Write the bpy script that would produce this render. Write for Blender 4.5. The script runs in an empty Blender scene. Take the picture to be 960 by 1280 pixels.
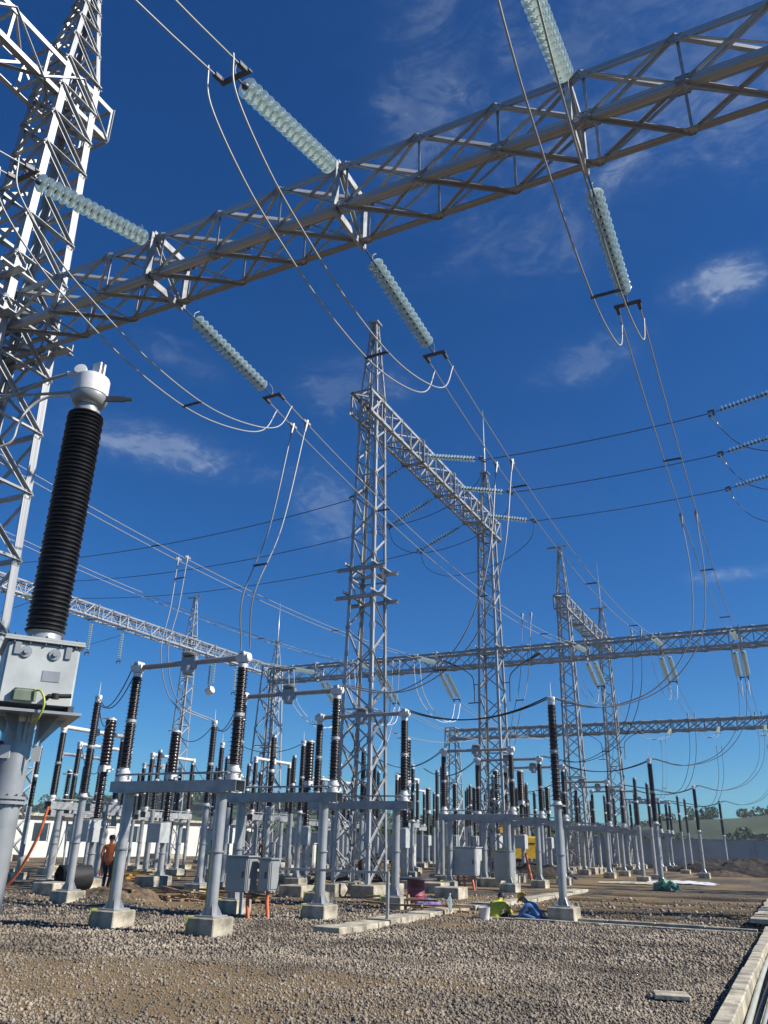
import bpy, bmesh, math, random
import numpy as np
from mathutils import Vector, Matrix, Quaternion
random.seed(7); rng = np.random.default_rng(7)
SC = bpy.context.scene
COL = SC.collection
R = math.radians

# ------------------------------------------------------------------ camera, sky, sun
F, PITCH, ROLL, YAW, EYE = 985.0, 22.7, 1.2, 26.8, 1.65
p_, r_, y_ = R(PITCH), R(ROLL), R(YAW)
FW = Vector((-math.sin(y_) * math.cos(p_), math.cos(y_) * math.cos(p_), math.sin(p_)))
RT0 = Vector((math.cos(y_), math.sin(y_), 0)); UP0 = RT0.cross(FW)
RT = RT0 * math.cos(r_) + UP0 * math.sin(r_); UP = -RT0 * math.sin(r_) + UP0 * math.cos(r_)
cam = bpy.data.cameras.new('camera'); camo = bpy.data.objects.new('camera', cam); COL.objects.link(camo)
cam.sensor_fit = 'VERTICAL'; cam.sensor_height = 36.0; cam.sensor_width = 27.0
cam.lens = F / 1280 * 36.0; cam.clip_start = 0.05; cam.clip_end = 6000
m = Matrix((RT, UP, -FW)).transposed().to_4x4(); m.translation = (0, 0, EYE); camo.matrix_world = m
SC.camera = camo

SUN_AZ, SUN_EL = 12.0, 38.0          # azimuth from +X towards +Y
sd = Vector((math.cos(R(SUN_AZ)) * math.cos(R(SUN_EL)), math.sin(R(SUN_AZ)) * math.cos(R(SUN_EL)), math.sin(R(SUN_EL))))
sun = bpy.data.lights.new('sun', 'SUN'); suno = bpy.data.objects.new('sun', sun); COL.objects.link(suno)
sun.energy = 5.0; sun.angle = R(0.53); sun.color = (1.0, 0.94, 0.85)
suno.rotation_euler = (-sd).to_track_quat('-Z', 'Y').to_euler()
SC.view_settings.view_transform = 'Standard'; SC.view_settings.look = 'None'
SC.view_settings.exposure = 0.5; SC.view_settings.gamma = 1.0
SC.cycles.max_bounces = 8; SC.cycles.transmission_bounces = 8; SC.cycles.transparent_max_bounces = 8
SC.cycles.caustics_reflective = False; SC.cycles.caustics_refractive = False

W = bpy.data.worlds.new('World'); SC.world = W; W.use_nodes = True
nt = W.node_tree; N = nt.nodes; LK = nt.links
bg = N['Background']; bg.inputs['Strength'].default_value = 0.068
sky = N.new('ShaderNodeTexSky'); sky.sky_type = 'NISHITA'; sky.sun_disc = False
sky.sun_elevation = R(SUN_EL); sky.sun_rotation = R(90 - SUN_AZ)
sky.air_density = 1.0; sky.dust_density = 0.15; sky.ozone_density = 3.0; sky.altitude = 600
hsv = N.new('ShaderNodeHueSaturation'); hsv.inputs['Saturation'].default_value = 1.25
hsv.inputs['Value'].default_value = 0.85
LK.new(sky.outputs[0], hsv.inputs['Color'])
wb = N.new('ShaderNodeMix'); wb.data_type = 'RGBA'; wb.blend_type = 'MULTIPLY'; wb.inputs[0].default_value = 1.0   # the phone's cool white balance, same for the whole sky
LK.new(hsv.outputs[0], wb.inputs[6]); wb.inputs[7].default_value = (0.43, 0.91, 1.30, 1)
tc = N.new('ShaderNodeTexCoord'); DIR = tc.outputs['Generated']
def wmath(op, a, b=None):
    n = N.new('ShaderNodeMath'); n.operation = op
    for i, v in enumerate((a, b)):
        if v is None: continue
        if isinstance(v, (int, float)): n.inputs[i].default_value = v
        else: LK.new(v, n.inputs[i])
    return n.outputs[0]
def wdot(v):
    n = N.new('ShaderNodeVectorMath'); n.operation = 'DOT_PRODUCT'; LK.new(DIR, n.inputs[0]); n.inputs[1].default_value = v
    return n.outputs['Value']
def ray(px, py): return (RT * (px - 480) + UP * (640 - py) + FW * F).normalized()
def wnoise(scale, detail, dist, stretch=(1, 1, 1), rough=0.6):
    mp = N.new('ShaderNodeMapping'); LK.new(DIR, mp.inputs[0]); mp.inputs['Scale'].default_value = stretch
    n = N.new('ShaderNodeTexNoise'); LK.new(mp.outputs[0], n.inputs['Vector'])
    n.inputs['Scale'].default_value = scale; n.inputs['Detail'].default_value = detail
    n.inputs['Distortion'].default_value = dist; n.inputs['Roughness'].default_value = rough
    return n.outputs['Fac']
nz = wnoise(8, 9, 1.4, (1, 1, 1.8)); nf = wnoise(30, 8, 1.6, (1, 1, 2.2))
nmix = wmath('MULTIPLY', wmath('MULTIPLY', nz, wmath('ADD', nf, 0.45)), 1.1)
# thin cirrus everywhere, faint
veil = wmath('MULTIPLY', wmath('MAXIMUM', wmath('SUBTRACT', wnoise(2.3, 7, 0.8, (1, 1, 1.6)), 0.57), 0.0), 0.10)
total = veil
# single clouds: centre direction, half sizes and tilt (cloud azimuth/elevation stands in the real sky)
for (px, py, a, b, rot, amp) in ((195, 556, 90, 22, -14, 0.62), (898, 352, 40, 20, 10, 0.85), (928, 717, 40, 7, 4, 0.8),
                                 (535, 90, 38, 130, -10, 0.20), (410, 640, 30, 44, 20, 0.30), (725, 452, 60, 22, 18, 0.24),
                                 (680, 285, 100, 50, 20, 0.20), (850, 60, 200, 110, 10, 0.20), (230, 450, 40, 16, -20, 0.22),
                                 (440, 480, 60, 34, 10, 0.20), (770, 170, 120, 50, 24, 0.16)):
    c = ray(px, py); e1 = RT * math.cos(R(rot)) + UP * math.sin(R(rot)); e1 = (e1 - c * e1.dot(c)).normalized(); e2 = c.cross(e1)
    w_ = wmath('MAXIMUM', wdot(c), 0.01)
    u = wmath('DIVIDE', wdot(e1 * (F / a)), w_); v = wmath('DIVIDE', wdot(e2 * (F / b)), w_)
    q = wmath('ADD', wmath('MULTIPLY', u, u), wmath('MULTIPLY', v, v))
    q = wmath('ADD', q, wmath('MULTIPLY', wmath('SUBTRACT', nmix, 0.45), -5.0))
    msk = wmath('MINIMUM', wmath('POWER', 2.718, wmath('MULTIPLY', q, -1.0)), 1.6)
    msk = wmath('MULTIPLY', msk, wmath('POWER', 2.718, wmath('MULTIPLY', wmath('MAXIMUM', q, 0.0), -0.4)))
    front = wmath('GREATER_THAN', wdot(c), 0.3)
    dens = wmath('MULTIPLY', msk, wmath('MULTIPLY', nmix, amp * 0.5))
    total = wmath('ADD', total, wmath('MULTIPLY', dens, front))
total = wmath('MINIMUM', total, 0.85)
mx = N.new('ShaderNodeMix'); mx.data_type = 'RGBA'; LK.new(total, mx.inputs[0]); LK.new(wb.outputs[2], mx.inputs[6])
mx.inputs[7].default_value = (5.2, 6.2, 7.4, 1)
LK.new(mx.outputs[2], bg.inputs['Color'])

# ------------------------------------------------------------------ materials
def mat(name, color, rough=0.5, metal=0.0, var=0.12, scale=6.0, bump=0.0, objvar=0.0, color2=None, spec=0.5, detail=5, trans=0.0, isl=0.0, bscale=None, coat=0.0):
    m = bpy.data.materials.new(name); m.use_nodes = True
    nt = m.node_tree; n = nt.nodes; l = nt.links; b = n['Principled BSDF']
    b.inputs['Roughness'].default_value = rough; b.inputs['Metallic'].default_value = metal
    b.inputs['Specular IOR Level'].default_value = spec
    b.inputs['Transmission Weight'].default_value = trans; b.inputs['Coat Weight'].default_value = coat
    t = n.new('ShaderNodeTexCoord'); no = n.new('ShaderNodeTexNoise')
    no.inputs['Scale'].default_value = scale; no.inputs['Detail'].default_value = detail
    l.new(t.outputs['Object'], no.inputs['Vector'])
    ramp = n.new('ShaderNodeMix'); ramp.data_type = 'RGBA'
    c2 = color2 or tuple(max(0, c * (1 - 2 * var)) for c in color)
    c1 = tuple(min(1, c * (1 + var)) for c in color)
    ramp.inputs[6].default_value = (*c2, 1); ramp.inputs[7].default_value = (*c1, 1)
    mr = n.new('ShaderNodeMapRange'); mr.inputs[1].default_value = 0.32; mr.inputs[2].default_value = 0.68
    l.new(no.outputs['Fac'], mr.inputs[0]); l.new(mr.outputs[0], ramp.inputs[0])
    out = ramp.outputs[2]
    if objvar or isl:
        hs = n.new('ShaderNodeHueSaturation'); l.new(out, hs.inputs['Color'])
        mv = n.new('ShaderNodeMapRange')
        if objvar:
            oi = n.new('ShaderNodeObjectInfo'); l.new(oi.outputs['Random'], mv.inputs[0]); k = objvar
        else:
            ge = n.new('ShaderNodeNewGeometry'); l.new(ge.outputs['Random Per Island'], mv.inputs[0]); k = isl
        mv.inputs[3].default_value = 1 - k; mv.inputs[4].default_value = 1 + k
        l.new(mv.outputs[0], hs.inputs['Value']); out = hs.outputs['Color']
    l.new(out, b.inputs['Base Color'])
    if bump:
        bn = n.new('ShaderNodeTexNoise'); bn.inputs['Scale'].default_value = bscale or scale * 4; bn.inputs['Detail'].default_value = 4
        l.new(t.outputs['Object'], bn.inputs['Vector'])
        bp = n.new('ShaderNodeBump'); bp.inputs['Strength'].default_value = bump; bp.inputs['Distance'].default_value = 0.02
        l.new(bn.outputs['Fac'], bp.inputs['Height']); l.new(bp.outputs[0], b.inputs['Normal'])
    return m
GALV = mat('galvanised_steel', (0.41, 0.425, 0.435), 0.42, 0.25, 0.20, 7, objvar=0.20)
TUBE = mat('galvanised_tube', (0.39, 0.405, 0.415), 0.34, 0.30, 0.12, 3, objvar=0.06)
CHAN = mat('grey_channel_steel', (0.38, 0.395, 0.405), 0.5, 0.25, 0.1, 4, objvar=0.08)
ALU = mat('dull_aluminium', (0.36, 0.37, 0.38), 0.45, 0.5, 0.08, 5)
ALUW = mat('bright_cast_aluminium', (0.72, 0.72, 0.70), 0.5, 0.2, 0.06, 9)
WIRE = mat('stranded_aluminium_wire', (0.38, 0.385, 0.38), 0.5, 0.4, 0.03, 0.6)
DARKM = mat('dark_fitting_steel', (0.09, 0.09, 0.10), 0.5, 0.5, 0.1, 10)
PORC = mat('brown_glazed_porcelain', (0.017, 0.011, 0.010), 0.34, 0.0, 0.2, 8, objvar=0.15, coat=0.1)
PORB = mat('black_glazed_porcelain', (0.013, 0.011, 0.011), 0.45, 0.0, 0.2, 8, objvar=0.15, coat=0.1)
CONC = mat('concrete', (0.43, 0.39, 0.30), 0.9, 0, 0.26, 4, detail=9, bump=0.5, objvar=0.1)
PAINTG = mat('light_grey_paint', (0.47, 0.50, 0.49), 0.48, 0.1, 0.09, 4, detail=8)
CABG = mat('grey_cabinet_steel', (0.34, 0.36, 0.36), 0.42, 0.3, 0.06, 3, objvar=0.05)
WHITEP = mat('white_wall_paint', (0.60, 0.60, 0.56), 0.7, 0, 0.06, 1.5)
GREENC = mat('green_grey_paint', (0.17, 0.21, 0.15), 0.5, 0.1, 0.1, 6)
FLANGE = mat('grey_cast_flange', (0.42, 0.42, 0.41), 0.5, 0.3, 0.1, 9)
REDP = mat('dark_red_paint', (0.22, 0.03, 0.03), 0.5, 0, 0.1, 5)
ORNG = mat('orange_plastic', (0.62, 0.13, 0.04), 0.45, 0, 0.08, 6)
YGRN = mat('yellow_green_tape', (0.50, 0.47, 0.06), 0.5, 0, 0.15, 12, color2=(0.22, 0.36, 0.06))
YELL = mat('yellow_paint', (0.66, 0.40, 0.02), 0.4, 0, 0.08, 4)
BLACK = mat('black_rubber', (0.018, 0.018, 0.02), 0.7, 0, 0.1, 6)
CABLE = mat('black_cable', (0.035, 0.037, 0.04), 0.5, 0, 0.04, 0.6)
CABW = mat('grey_white_cable', (0.38, 0.40, 0.36), 0.5, 0, 0.08, 2)
WOOD = mat('rough_timber', (0.34, 0.22, 0.11), 0.8, 0, 0.25, 5, objvar=0.3, bump=0.4)
YWOOD = mat('yellow_formwork_timber', (0.52, 0.30, 0.07), 0.75, 0, 0.2, 5, objvar=0.25)
GREENP = mat('green_plastic_sheet', (0.03, 0.14, 0.09), 0.35, 0, 0.2, 6, color2=(0.08, 0.24, 0.18))
PURP = mat('purple_plastic_sheet', (0.16, 0.12, 0.32), 0.4, 0, 0.2, 6, color2=(0.30, 0.27, 0.45))
PINK = mat('pink_drum_paint', (0.30, 0.06, 0.09), 0.5, 0, 0.15, 5)
WHITEPL = mat('white_plastic_sheet', (0.74, 0.75, 0.76), 0.4, 0, 0.06, 3)
GLASSD = mat('pale_green_insulator_glass', (0.90, 1.0, 0.98), 0.05, 0, 0.02, 4, trans=0.7, coat=0.4)
def add_translucent(m, col, fac):
    nt = m.node_tree; n = nt.nodes; l = nt.links; o = n['Material Output']; b = n['Principled BSDF']
    t = n.new('ShaderNodeBsdfTranslucent'); t.inputs['Color'].default_value = (*col, 1); x = n.new('ShaderNodeMixShader'); x.inputs[0].default_value = fac
    l.new(b.outputs[0], x.inputs[1]); l.new(t.outputs[0], x.inputs[2]); l.new(x.outputs[0], o.inputs['Surface'])
add_translucent(GLASSD, (.86, 1.0, .97), .46)
WINDOW = mat('dark_window_glass', (0.03, 0.05, 0.07), 0.08, 0, 0.1, 2, spec=0.8)
SKIN = mat('skin', (0.34, 0.19, 0.12), 0.55, 0, 0.08, 8)
HAIR = mat('black_hair', (0.015, 0.012, 0.010), 0.6, 0, 0.1, 20)
TROUS = mat('dark_trouser_cloth', (0.022, 0.024, 0.032), 0.85, 0, 0.15, 10)
HIVIS = mat('orange_vest_cloth', (0.68, 0.16, 0.04), 0.75, 0, 0.12, 7)
YVEST = mat('yellow_vest_cloth', (0.50, 0.52, 0.04), 0.75, 0, 0.12, 7)
BLUEC = mat('blue_jacket_cloth', (0.06, 0.17, 0.38), 0.85, 0, 0.14, 7)
DARKC = mat('dark_shirt_cloth', (0.035, 0.037, 0.042), 0.85, 0, 0.14, 7)
HELMY = mat('yellow_hard_hat', (0.66, 0.36, 0.02), 0.3, 0, 0.05, 3)
HELMW = mat('white_hard_hat', (0.78, 0.78, 0.76), 0.3, 0, 0.04, 3)
LEAF = mat('dark_green_foliage', (0.045, 0.085, 0.025), 0.7, 0, 0.3, 0.15, color2=(0.02, 0.045, 0.015), isl=0.35)
SOILM = mat('dark_dug_soil', (0.036, 0.029, 0.024), 0.95, 0, 0.25, 1.5, bump=0.9, bscale=9, color2=(0.02, 0.017, 0.015))
WALLC = mat('grey_rendered_wall', (0.40, 0.43, 0.43), 0.85, 0, 0.08, 0.8, objvar=0.05)
STONE = mat('crushed_stone', (0.275, 0.232, 0.178), 0.9, 0, 0.28, 0.55, isl=0.34)
HILLM = mat('grassy_hill', (0.046, 0.068, 0.030), 0.95, 0, 0.2, 0.09, color2=(0.022, 0.038, 0.018), bump=0.9, bscale=0.5, detail=9)
RED2 = mat('red_soil', (0.18, 0.07, 0.04), 0.95, 0, 0.2, 0.3)

# ------------------------------------------------------------------ mesh helpers
class MB:
    def __init__(s): s.v = []; s.f = []; s.smooth = []; s.ang = 40
    def add(s, verts, faces, smooth=False):
        o = len(s.v); s.v += [tuple(v) for v in verts]
        for f in faces: s.f.append([i + o for i in f]); s.smooth.append(smooth)
        return s
    def box(s, x0, x1, y0, y1, z0, z1, M=None):
        v = [Vector((x, y, z)) for z in (z0, z1) for y in (y0, y1) for x in (x0, x1)]
        if M is not None: v = [M @ p for p in v]
        return s.add(v, [(0, 2, 3, 1), (4, 5, 7, 6), (0, 1, 5, 4), (2, 6, 7, 3), (0, 4, 6, 2), (1, 3, 7, 5)])
    def bbox(s, x0, x1, y0, y1, z0, z1, c=0.01, M=None):          # box with bevelled vertical and top edges
        def ring(i, z): return [Vector(p) for p in ((x0 + i + c, y0 + i, z), (x1 - i - c, y0 + i, z), (x1 - i, y0 + i + c, z), (x1 - i, y1 - i - c, z),
                                                     (x1 - i - c, y1 - i, z), (x0 + i + c, y1 - i, z), (x0 + i, y1 - i - c, z), (x0 + i, y0 + i + c, z))]
        rs = [ring(0, z0), ring(0, z1 - c), ring(c, z1)]
        v = sum(rs, [])
        if M is not None: v = [M @ p for p in v]
        f = [tuple(range(7, -1, -1)), tuple(range(16, 24))]
        for k in range(2):
            for i in range(8): j = (i + 1) % 8; f.append((k * 8 + i, k * 8 + j, k * 8 + 8 + j, k * 8 + 8 + i))
        return s.add(v, f)
    def lathe(s, prof, n=16, M=None, cap=True):
        v = []
        for r, z in prof:
            for i in range(n):
                a = 2 * math.pi * i / n; v.append(Vector((r * math.cos(a), r * math.sin(a), z)))
        if M is not None: v = [M @ p for p in v]
        f = []
        for k in range(len(prof) - 1):
            for i in range(n): j = (i + 1) % n; f.append((k * n + i, k * n + j, (k + 1) * n + j, (k + 1) * n + i))
        s.add(v, f, True)
        if cap:
            o = len(s.v) - len(v); L = (len(prof) - 1) * n
            s.f.append([o + i for i in range(n - 1, -1, -1)]); s.smooth.append(False)
            s.f.append([o + L + i for i in range(n)]); s.smooth.append(False)
        return s
    def tube(s, pts, r, n=6, cap=True):
        s.ang = 62; pts = [Vector(p) for p in pts]; v = []; rr = r if isinstance(r, (list, tuple)) else [r] * len(pts)
        t0 = (pts[1] - pts[0]).normalized(); ref = Vector((0, 0, 1)) if abs(t0.z) < 0.9 else Vector((1, 0, 0))
        x = t0.cross(ref).normalized()
        for i, p in enumerate(pts):
            a = pts[max(0, i - 1)]; b = pts[min(len(pts) - 1, i + 1)]; t = (b - a).normalized()
            x = (x - t * x.dot(t)).normalized(); y = t.cross(x)
            for k in range(n):
                an = 2 * math.pi * k / n; v.append(p + (x * math.cos(an) + y * math.sin(an)) * rr[i])
        f = []
        for q in range(len(pts) - 1):
            for i in range(n): j = (i + 1) % n; f.append((q * n + i, q * n + j, (q + 1) * n + j, (q + 1) * n + i))
        s.add(v, f, True)
        if cap:
            o = len(s.v) - len(v); L = (len(pts) - 1) * n
            s.f.append([o + i for i in range(n - 1, -1, -1)]); s.smooth.append(False)
            s.f.append([o + L + i for i in range(n)]); s.smooth.append(False)
        return s
    def bar(s, a, b, w, h, up=(0, 0, 1)):
        a = Vector(a); b = Vector(b); z = (b - a); L = z.length; z.normalize(); u = Vector(up)
        if abs(u.dot(z)) > 0.95: u = Vector((1, 0, 0))
        x = u.cross(z).normalized(); y = z.cross(x)
        M = Matrix((x, y, z)).transposed().to_4x4(); M.translation = a
        return s.box(-w / 2, w / 2, -h / 2, h / 2, 0, L, M)
    def mesh(s, name):
        me = bpy.data.meshes.new(name); me.from_pydata(s.v, [], s.f)
        me.polygons.foreach_set('use_smooth', s.smooth); me.update()
        if any(s.smooth): me.set_sharp_from_angle(angle=R(s.ang))
        return me
def obj(name, mb, material, parent=None, loc=(0, 0, 0), label=None, kind=None):
    me = mb.mesh(name) if isinstance(mb, MB) else mb
    if isinstance(mb, MB) and material: me.materials.append(material)
    o = bpy.data.objects.new(name, me); COL.objects.link(o); o.location = loc
    if parent: o.parent = parent
    if label: o['label'] = label
    if kind: o['kind'] = kind
    return o
def thing(name, label, cat, loc=(0, 0, 0), rz=0, group=None):
    o = bpy.data.objects.new(name, None); COL.objects.link(o); o.location = loc; o.rotation_euler = (0, 0, rz)
    o.empty_display_size = 0.2; o['label'] = label; o['category'] = cat
    if group: o['group'] = group
    return o
def tag(o, label, cat, group=None):
    o['label'] = label; o['category'] = cat
    if group: o['group'] = group
    return o
def kids(o): return KID.get(o.name, None) or [c for c in o.children]
KID = {}
def copy_tree(o, parent=None, label=None, loc=None):
    c = o.copy(); COL.objects.link(c)
    if parent: c.parent = parent
    for ch in list(o.children): copy_tree(ch, c)
    if label: c['label'] = label
    if loc: c.location = loc
    return c
ORD = ['first', 'second', 'third', 'fourth', 'fifth', 'sixth', 'seventh', 'eighth', 'ninth', 'tenth', 'eleventh', 'twelfth', 'thirteenth', 'fourteenth', 'fifteenth']

# ---- rolled steel angles: one unit mesh, stretched to each member
def unit_angle():
    t = 0.14; pr = [(0, 0), (1, 0), (1, t), (t, t), (t, 1), (0, 1)]
    v = [(x, y, z) for z in (0, 1) for x, y in pr]
    f = [(5, 4, 3, 2, 1, 0), (6, 7, 8, 9, 10, 11)] + [(i, (i + 1) % 6, 6 + (i + 1) % 6, 6 + i) for i in range(6)]
    return v, f
UV_, UF_ = unit_angle()
UMESH = bpy.data.meshes.new('steel_angle'); UMESH.from_pydata(UV_, [], UF_); UMESH.update(); UMESH.materials.append(GALV)
def gusset_mesh():
    mb = MB(); mb.box(-.5, .5, -.36, .36, 0, .05)
    for x in (-.36, -.12, .12, .36):
        for y in (-.2, .2): mb.box(x - .045, x + .045, y - .045, y + .045, .0502, .13)
    me = mb.mesh('gusset_plate'); me.materials.append(GALV); return me
GUSSET = gusset_mesh()
def gusset(parent, p, nrm, along, size):
    z = Vector(nrm).normalized(); x = Vector(along); x = (x - z * x.dot(z)).normalized(); y = z.cross(x)
    o = bpy.data.objects.new('gusset_plate', GUSSET); COL.objects.link(o); o.parent = parent; o.rotation_mode = 'QUATERNION'
    o.location = Vector(p) + z * .004; o.rotation_quaternion = Matrix((x, y, z)).transposed().to_quaternion(); o.scale = (size, size, .16)
class Lat:
    def __init__(s, parent, joined=False): s.p = parent; s.j = joined; s.mb = {}
    def add(s, name, a, b, w, xd):
        a = Vector(a); b = Vector(b); z = b - a; L = z.length; z.normalize(); xd = Vector(xd)
        x = xd - z * xd.dot(z)
        if x.length < 1e-4: x = z.orthogonal()
        x.normalize(); y = z.cross(x)
        M = Matrix((x * w, y * w, z * L)).transposed().to_4x4(); M.translation = a
        if s.j:
            s.mb.setdefault(name, MB()).add([M @ Vector(v) for v in UV_], UF_)
        else:
            o = bpy.data.objects.new(name, UMESH); COL.objects.link(o); o.parent = s.p
            o.rotation_mode = 'QUATERNION'; o.location = a; o.rotation_quaternion = Matrix((x, y, z)).transposed().to_quaternion(); o.scale = (w, w, L)
    def done(s):
        for k, mb in s.mb.items(): obj(k, mb, GALV, s.p, kind='stuff')

def tower(label, x, y, s0=1.38, s1=0.80, zt=18.7, zp=22.4, sp=0.26, mast=0, style='zig', joined=False, legw=0.125, brw=0.058, plat=(), crossarm=False, found=True, gus=False, group='lattice gantry towers'):
    T = thing('lattice_tower', label, 'lattice tower', (x, y, 0), 0, group)
    L = Lat(T, joined)
    zb = 0.35
    def half(z): return (s0 + (s1 - s0) * z / zt) / 2 if z <= zt + 1e-4 or zp <= zt else (s1 + (sp - s1) * (z - zt) / (zp - zt)) / 2
    def P(sx, sy, z): h = half(z); return Vector((sx * h, sy * h, z))
    cs = [(1, -1), (1, 1), (-1, 1), (-1, -1)]
    for sx, sy in cs:
        xd = Vector((-sx, 0, 0))
        if Vector((0, 0, 1)).cross(xd).dot(Vector((0, -sy, 0))) < 0: xd = Vector((0, -sy, 0))
        L.add('leg', P(sx, sy, zb), P(sx, sy, zt), legw, xd)
        if zp > zt: L.add('peak_leg', P(sx, sy, zt), P(sx, sy, zp), legw * 0.7, xd)
    zs = [zb]
    while zs[-1] < zt - 0.3:
        zs.append(zs[-1] + 2 * half(zs[-1]) * (0.84 if style != 'N' else 0.84))
    k = (zt - zb) / (zs[-1] - zb); zs = [zb + (z - zb) * k for z in zs]
    zq = [zt]
    if zp > zt:
        while zq[-1] < zp - 0.15: zq.append(zq[-1] + max(0.32, 2 * half(zq[-1]) * 1.05))
        k = (zp - zt) / (zq[-1] - zt); zq = [zt + (z - zt) * k for z in zq]
    allz = zs + zq[1:]
    for fi in range(4):
        a = cs[fi]; b = cs[(fi + 1) % 4]
        nrm = Vector(((a[0] + b[0]) / 2, (a[1] + b[1]) / 2, 0)); ins = -nrm * 0.022
        for i in range(len(allz) - 1):
            z0, z1 = allz[i], allz[i + 1]; w = brw * (1.0 if z0 < zt else 0.75)
            if gus and i > 0:
                g = .20 if z0 < zt else .13
                for c, o_ in ((a, b), (b, a)):
                    tow = (P(*o_, z0) - P(*c, z0)).normalized(); gusset(T, P(*c, z0) + tow * g * .42, nrm, (0, 0, 1), g)
            A0, B0, A1, B1 = P(*a, z0) + ins, P(*b, z0) + ins, P(*a, z1) + ins, P(*b, z1) + ins
            if style == 'X' or (style == 'zig' and z0 < 5.5):
                L.add('brace', A0, B1, w, nrm.cross(B1 - A0)); L.add('brace', B0 + ins, A1 + ins, w, nrm.cross(A1 - B0))
            elif style == 'N':
                L.add('brace', B0, A1, w, nrm.cross(A1 - B0)) if fi % 2 == 0 else L.add('brace', A0, B1, w, nrm.cross(B1 - A0))
                if fi % 2 == 1: L.add('brace', B0 + ins, A1 + ins, w, nrm.cross(A1 - B0))
                L.add('strut', A0, B0, w, (0, 0, 1))
            else:
                if (i + fi) % 2: L.add('brace', A0, B1, w, nrm.cross(B1 - A0))
                else: L.add('brace', B0, A1, w, nrm.cross(A1 - B0))
                if i % 5 == 0: L.add('strut', A0 + ins, B0 + ins, w, (0, 0, 1))
        for z in (zt,):
            L.add('strut', P(*a, z) + ins, P(*b, z) + ins, brw * 1.2, (0, 0, 1))
    for z in plat:                                           # seat beams that stick out past the legs
        h = half(z) + 0.03
        for sgn in (-1, 1):
            L.add('seat_beam', (-h - 0.45, sgn * h, z), (h + 0.45, sgn * h, z), 0.16, (0, 0, 1))
            L.add('seat_beam', (sgn * h, -h - 0.3, z + 0.17), (sgn * h, h + 0.3, z + 0.17), 0.12, (0, 0, 1))
    if zp > zt:
        obj('cap_plate', MB().box(-sp / 2 - .1, sp / 2 + .1, -sp / 2 - .1, sp / 2 + .1, zp, zp + 0.06), GALV, T)
    if crossarm: L.add('cross_arm', (-0.95, 0, zp + 0.07), (0.55, 0, zp + 0.07), 0.12, (0, 1, 0))
    if mast:
        obj('lightning_rod', MB().lathe([(0.06, zp + .06), (0.055, zp + mast * .45), (0.035, zp + mast * .46), (0.03, zp + mast * .8), (0.008, zp + mast)], 8), TUBE, T)
    if found:
        for sx, sy in cs:
            h = half(0); obj('foundation', MB().bbox(sx * h - .42, sx * h + .42, sy * h - .42, sy * h + .42, -0.1, 0.38, 0.02), CONC, T)
    L.done(); return T

def truss(name, label, cat, p0, axis, length, width, height, panel, style='X', joined=False, cw=0.12, bw=0.058, frames=(), group='lattice beams', side=1, gus=0):
    """box beam; p0 = near bottom corner; axis 'X' or 'Y'; width runs along the other horizontal axis (side = +1/-1)"""
    T = thing(name, label, cat, p0, 0, group); L = Lat(T, joined)
    u = Vector((1, 0, 0)) if axis == 'X' else Vector((0, 1, 0)); v = (Vector((0, 1, 0)) if axis == 'X' else Vector((1, 0, 0))) * side; z = Vector((0, 0, 1))
    def Q(s, a, b): return u * s + v * (width * a) + z * (height * b)
    for a in (0, 1):
        for b in (0, 1):
            xd = v if a == 0 else -v
            yd = z if b == 0 else -z
            if u.cross(xd).dot(yd) < 0: xd = yd
            L.add('chord', Q(0, a, b), Q(length, a, b), cw, xd)
    n = max(1, round(length / panel)); d = length / n
    faces = [((0, 0), (0, 1), -v), ((1, 0), (1, 1), v), ((0, 0), (1, 0), -z), ((0, 1), (1, 1), z)]
    for fi, (c0, c1, nr) in enumerate(faces):
        ins = -nr * 0.016
        for i in range(n):
            A0, A1 = Q(i * d, *c0) + ins, Q((i + 1) * d, *c0) + ins; B0, B1 = Q(i * d, *c1) + ins, Q((i + 1) * d, *c1) + ins
            if style == 'X':
                L.add('brace', A0, B1, bw * 1.15, nr.cross(B1 - A0)); L.add('brace', B0 + ins, A1 + ins, bw * .8, nr.cross(A1 - B0))
                if fi < 2 and i: L.add('strut', A0 + ins * 2, B0 + ins * 2, bw * .75, u)
            else:
                if (i + fi) % 2: L.add('brace', A0, B1, bw, nr.cross(B1 - A0))
                else: L.add('brace', B0, A1, bw, nr.cross(A1 - B0))
                L.add('strut', A0 + ins, B0 + ins, bw, u)
        if gus:
            for i in range(n + 1):
                for c, o_ in ((c0, c1), (c1, c0)):
                    tow = (Q(0, *o_) - Q(0, *c)).normalized(); gusset(T, Q(i * d, *c) + tow * gus * .40, nr, u, gus)
        L.add('strut', Q(0, *c0), Q(0, *c1), bw, u); L.add('strut', Q(length, *c0), Q(length, *c1), bw, -u)
    for s in frames:                                         # hanger frames where the strings are fixed
        e = 0.035
        fm = MB(); hw = 0.065
        for a, b in (((-e, -e), (-e, height + e)), ((-e, height + e), (width + e, height + e)), ((width + e, height + e), (width + e, -e)), ((width + e, -e), (-e, -e))):
            fm.bar(u * s + v * a[0] + z * a[1], u * s + v * b[0] + z * b[1], hw * 2, 0.02 if False else 0.06, up=u)
        obj('hanger_frame', fm, GALV, T)
        L.add('frame_brace', u * (s + .02) + v * 0.0, u * (s + .02) + v * width + z * height, 0.06, u)
        L.add('frame_brace', u * (s - .02) + v * 0.0 + z * height, u * (s - .02) + v * width, 0.06, u)
    L.done(); return T

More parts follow.
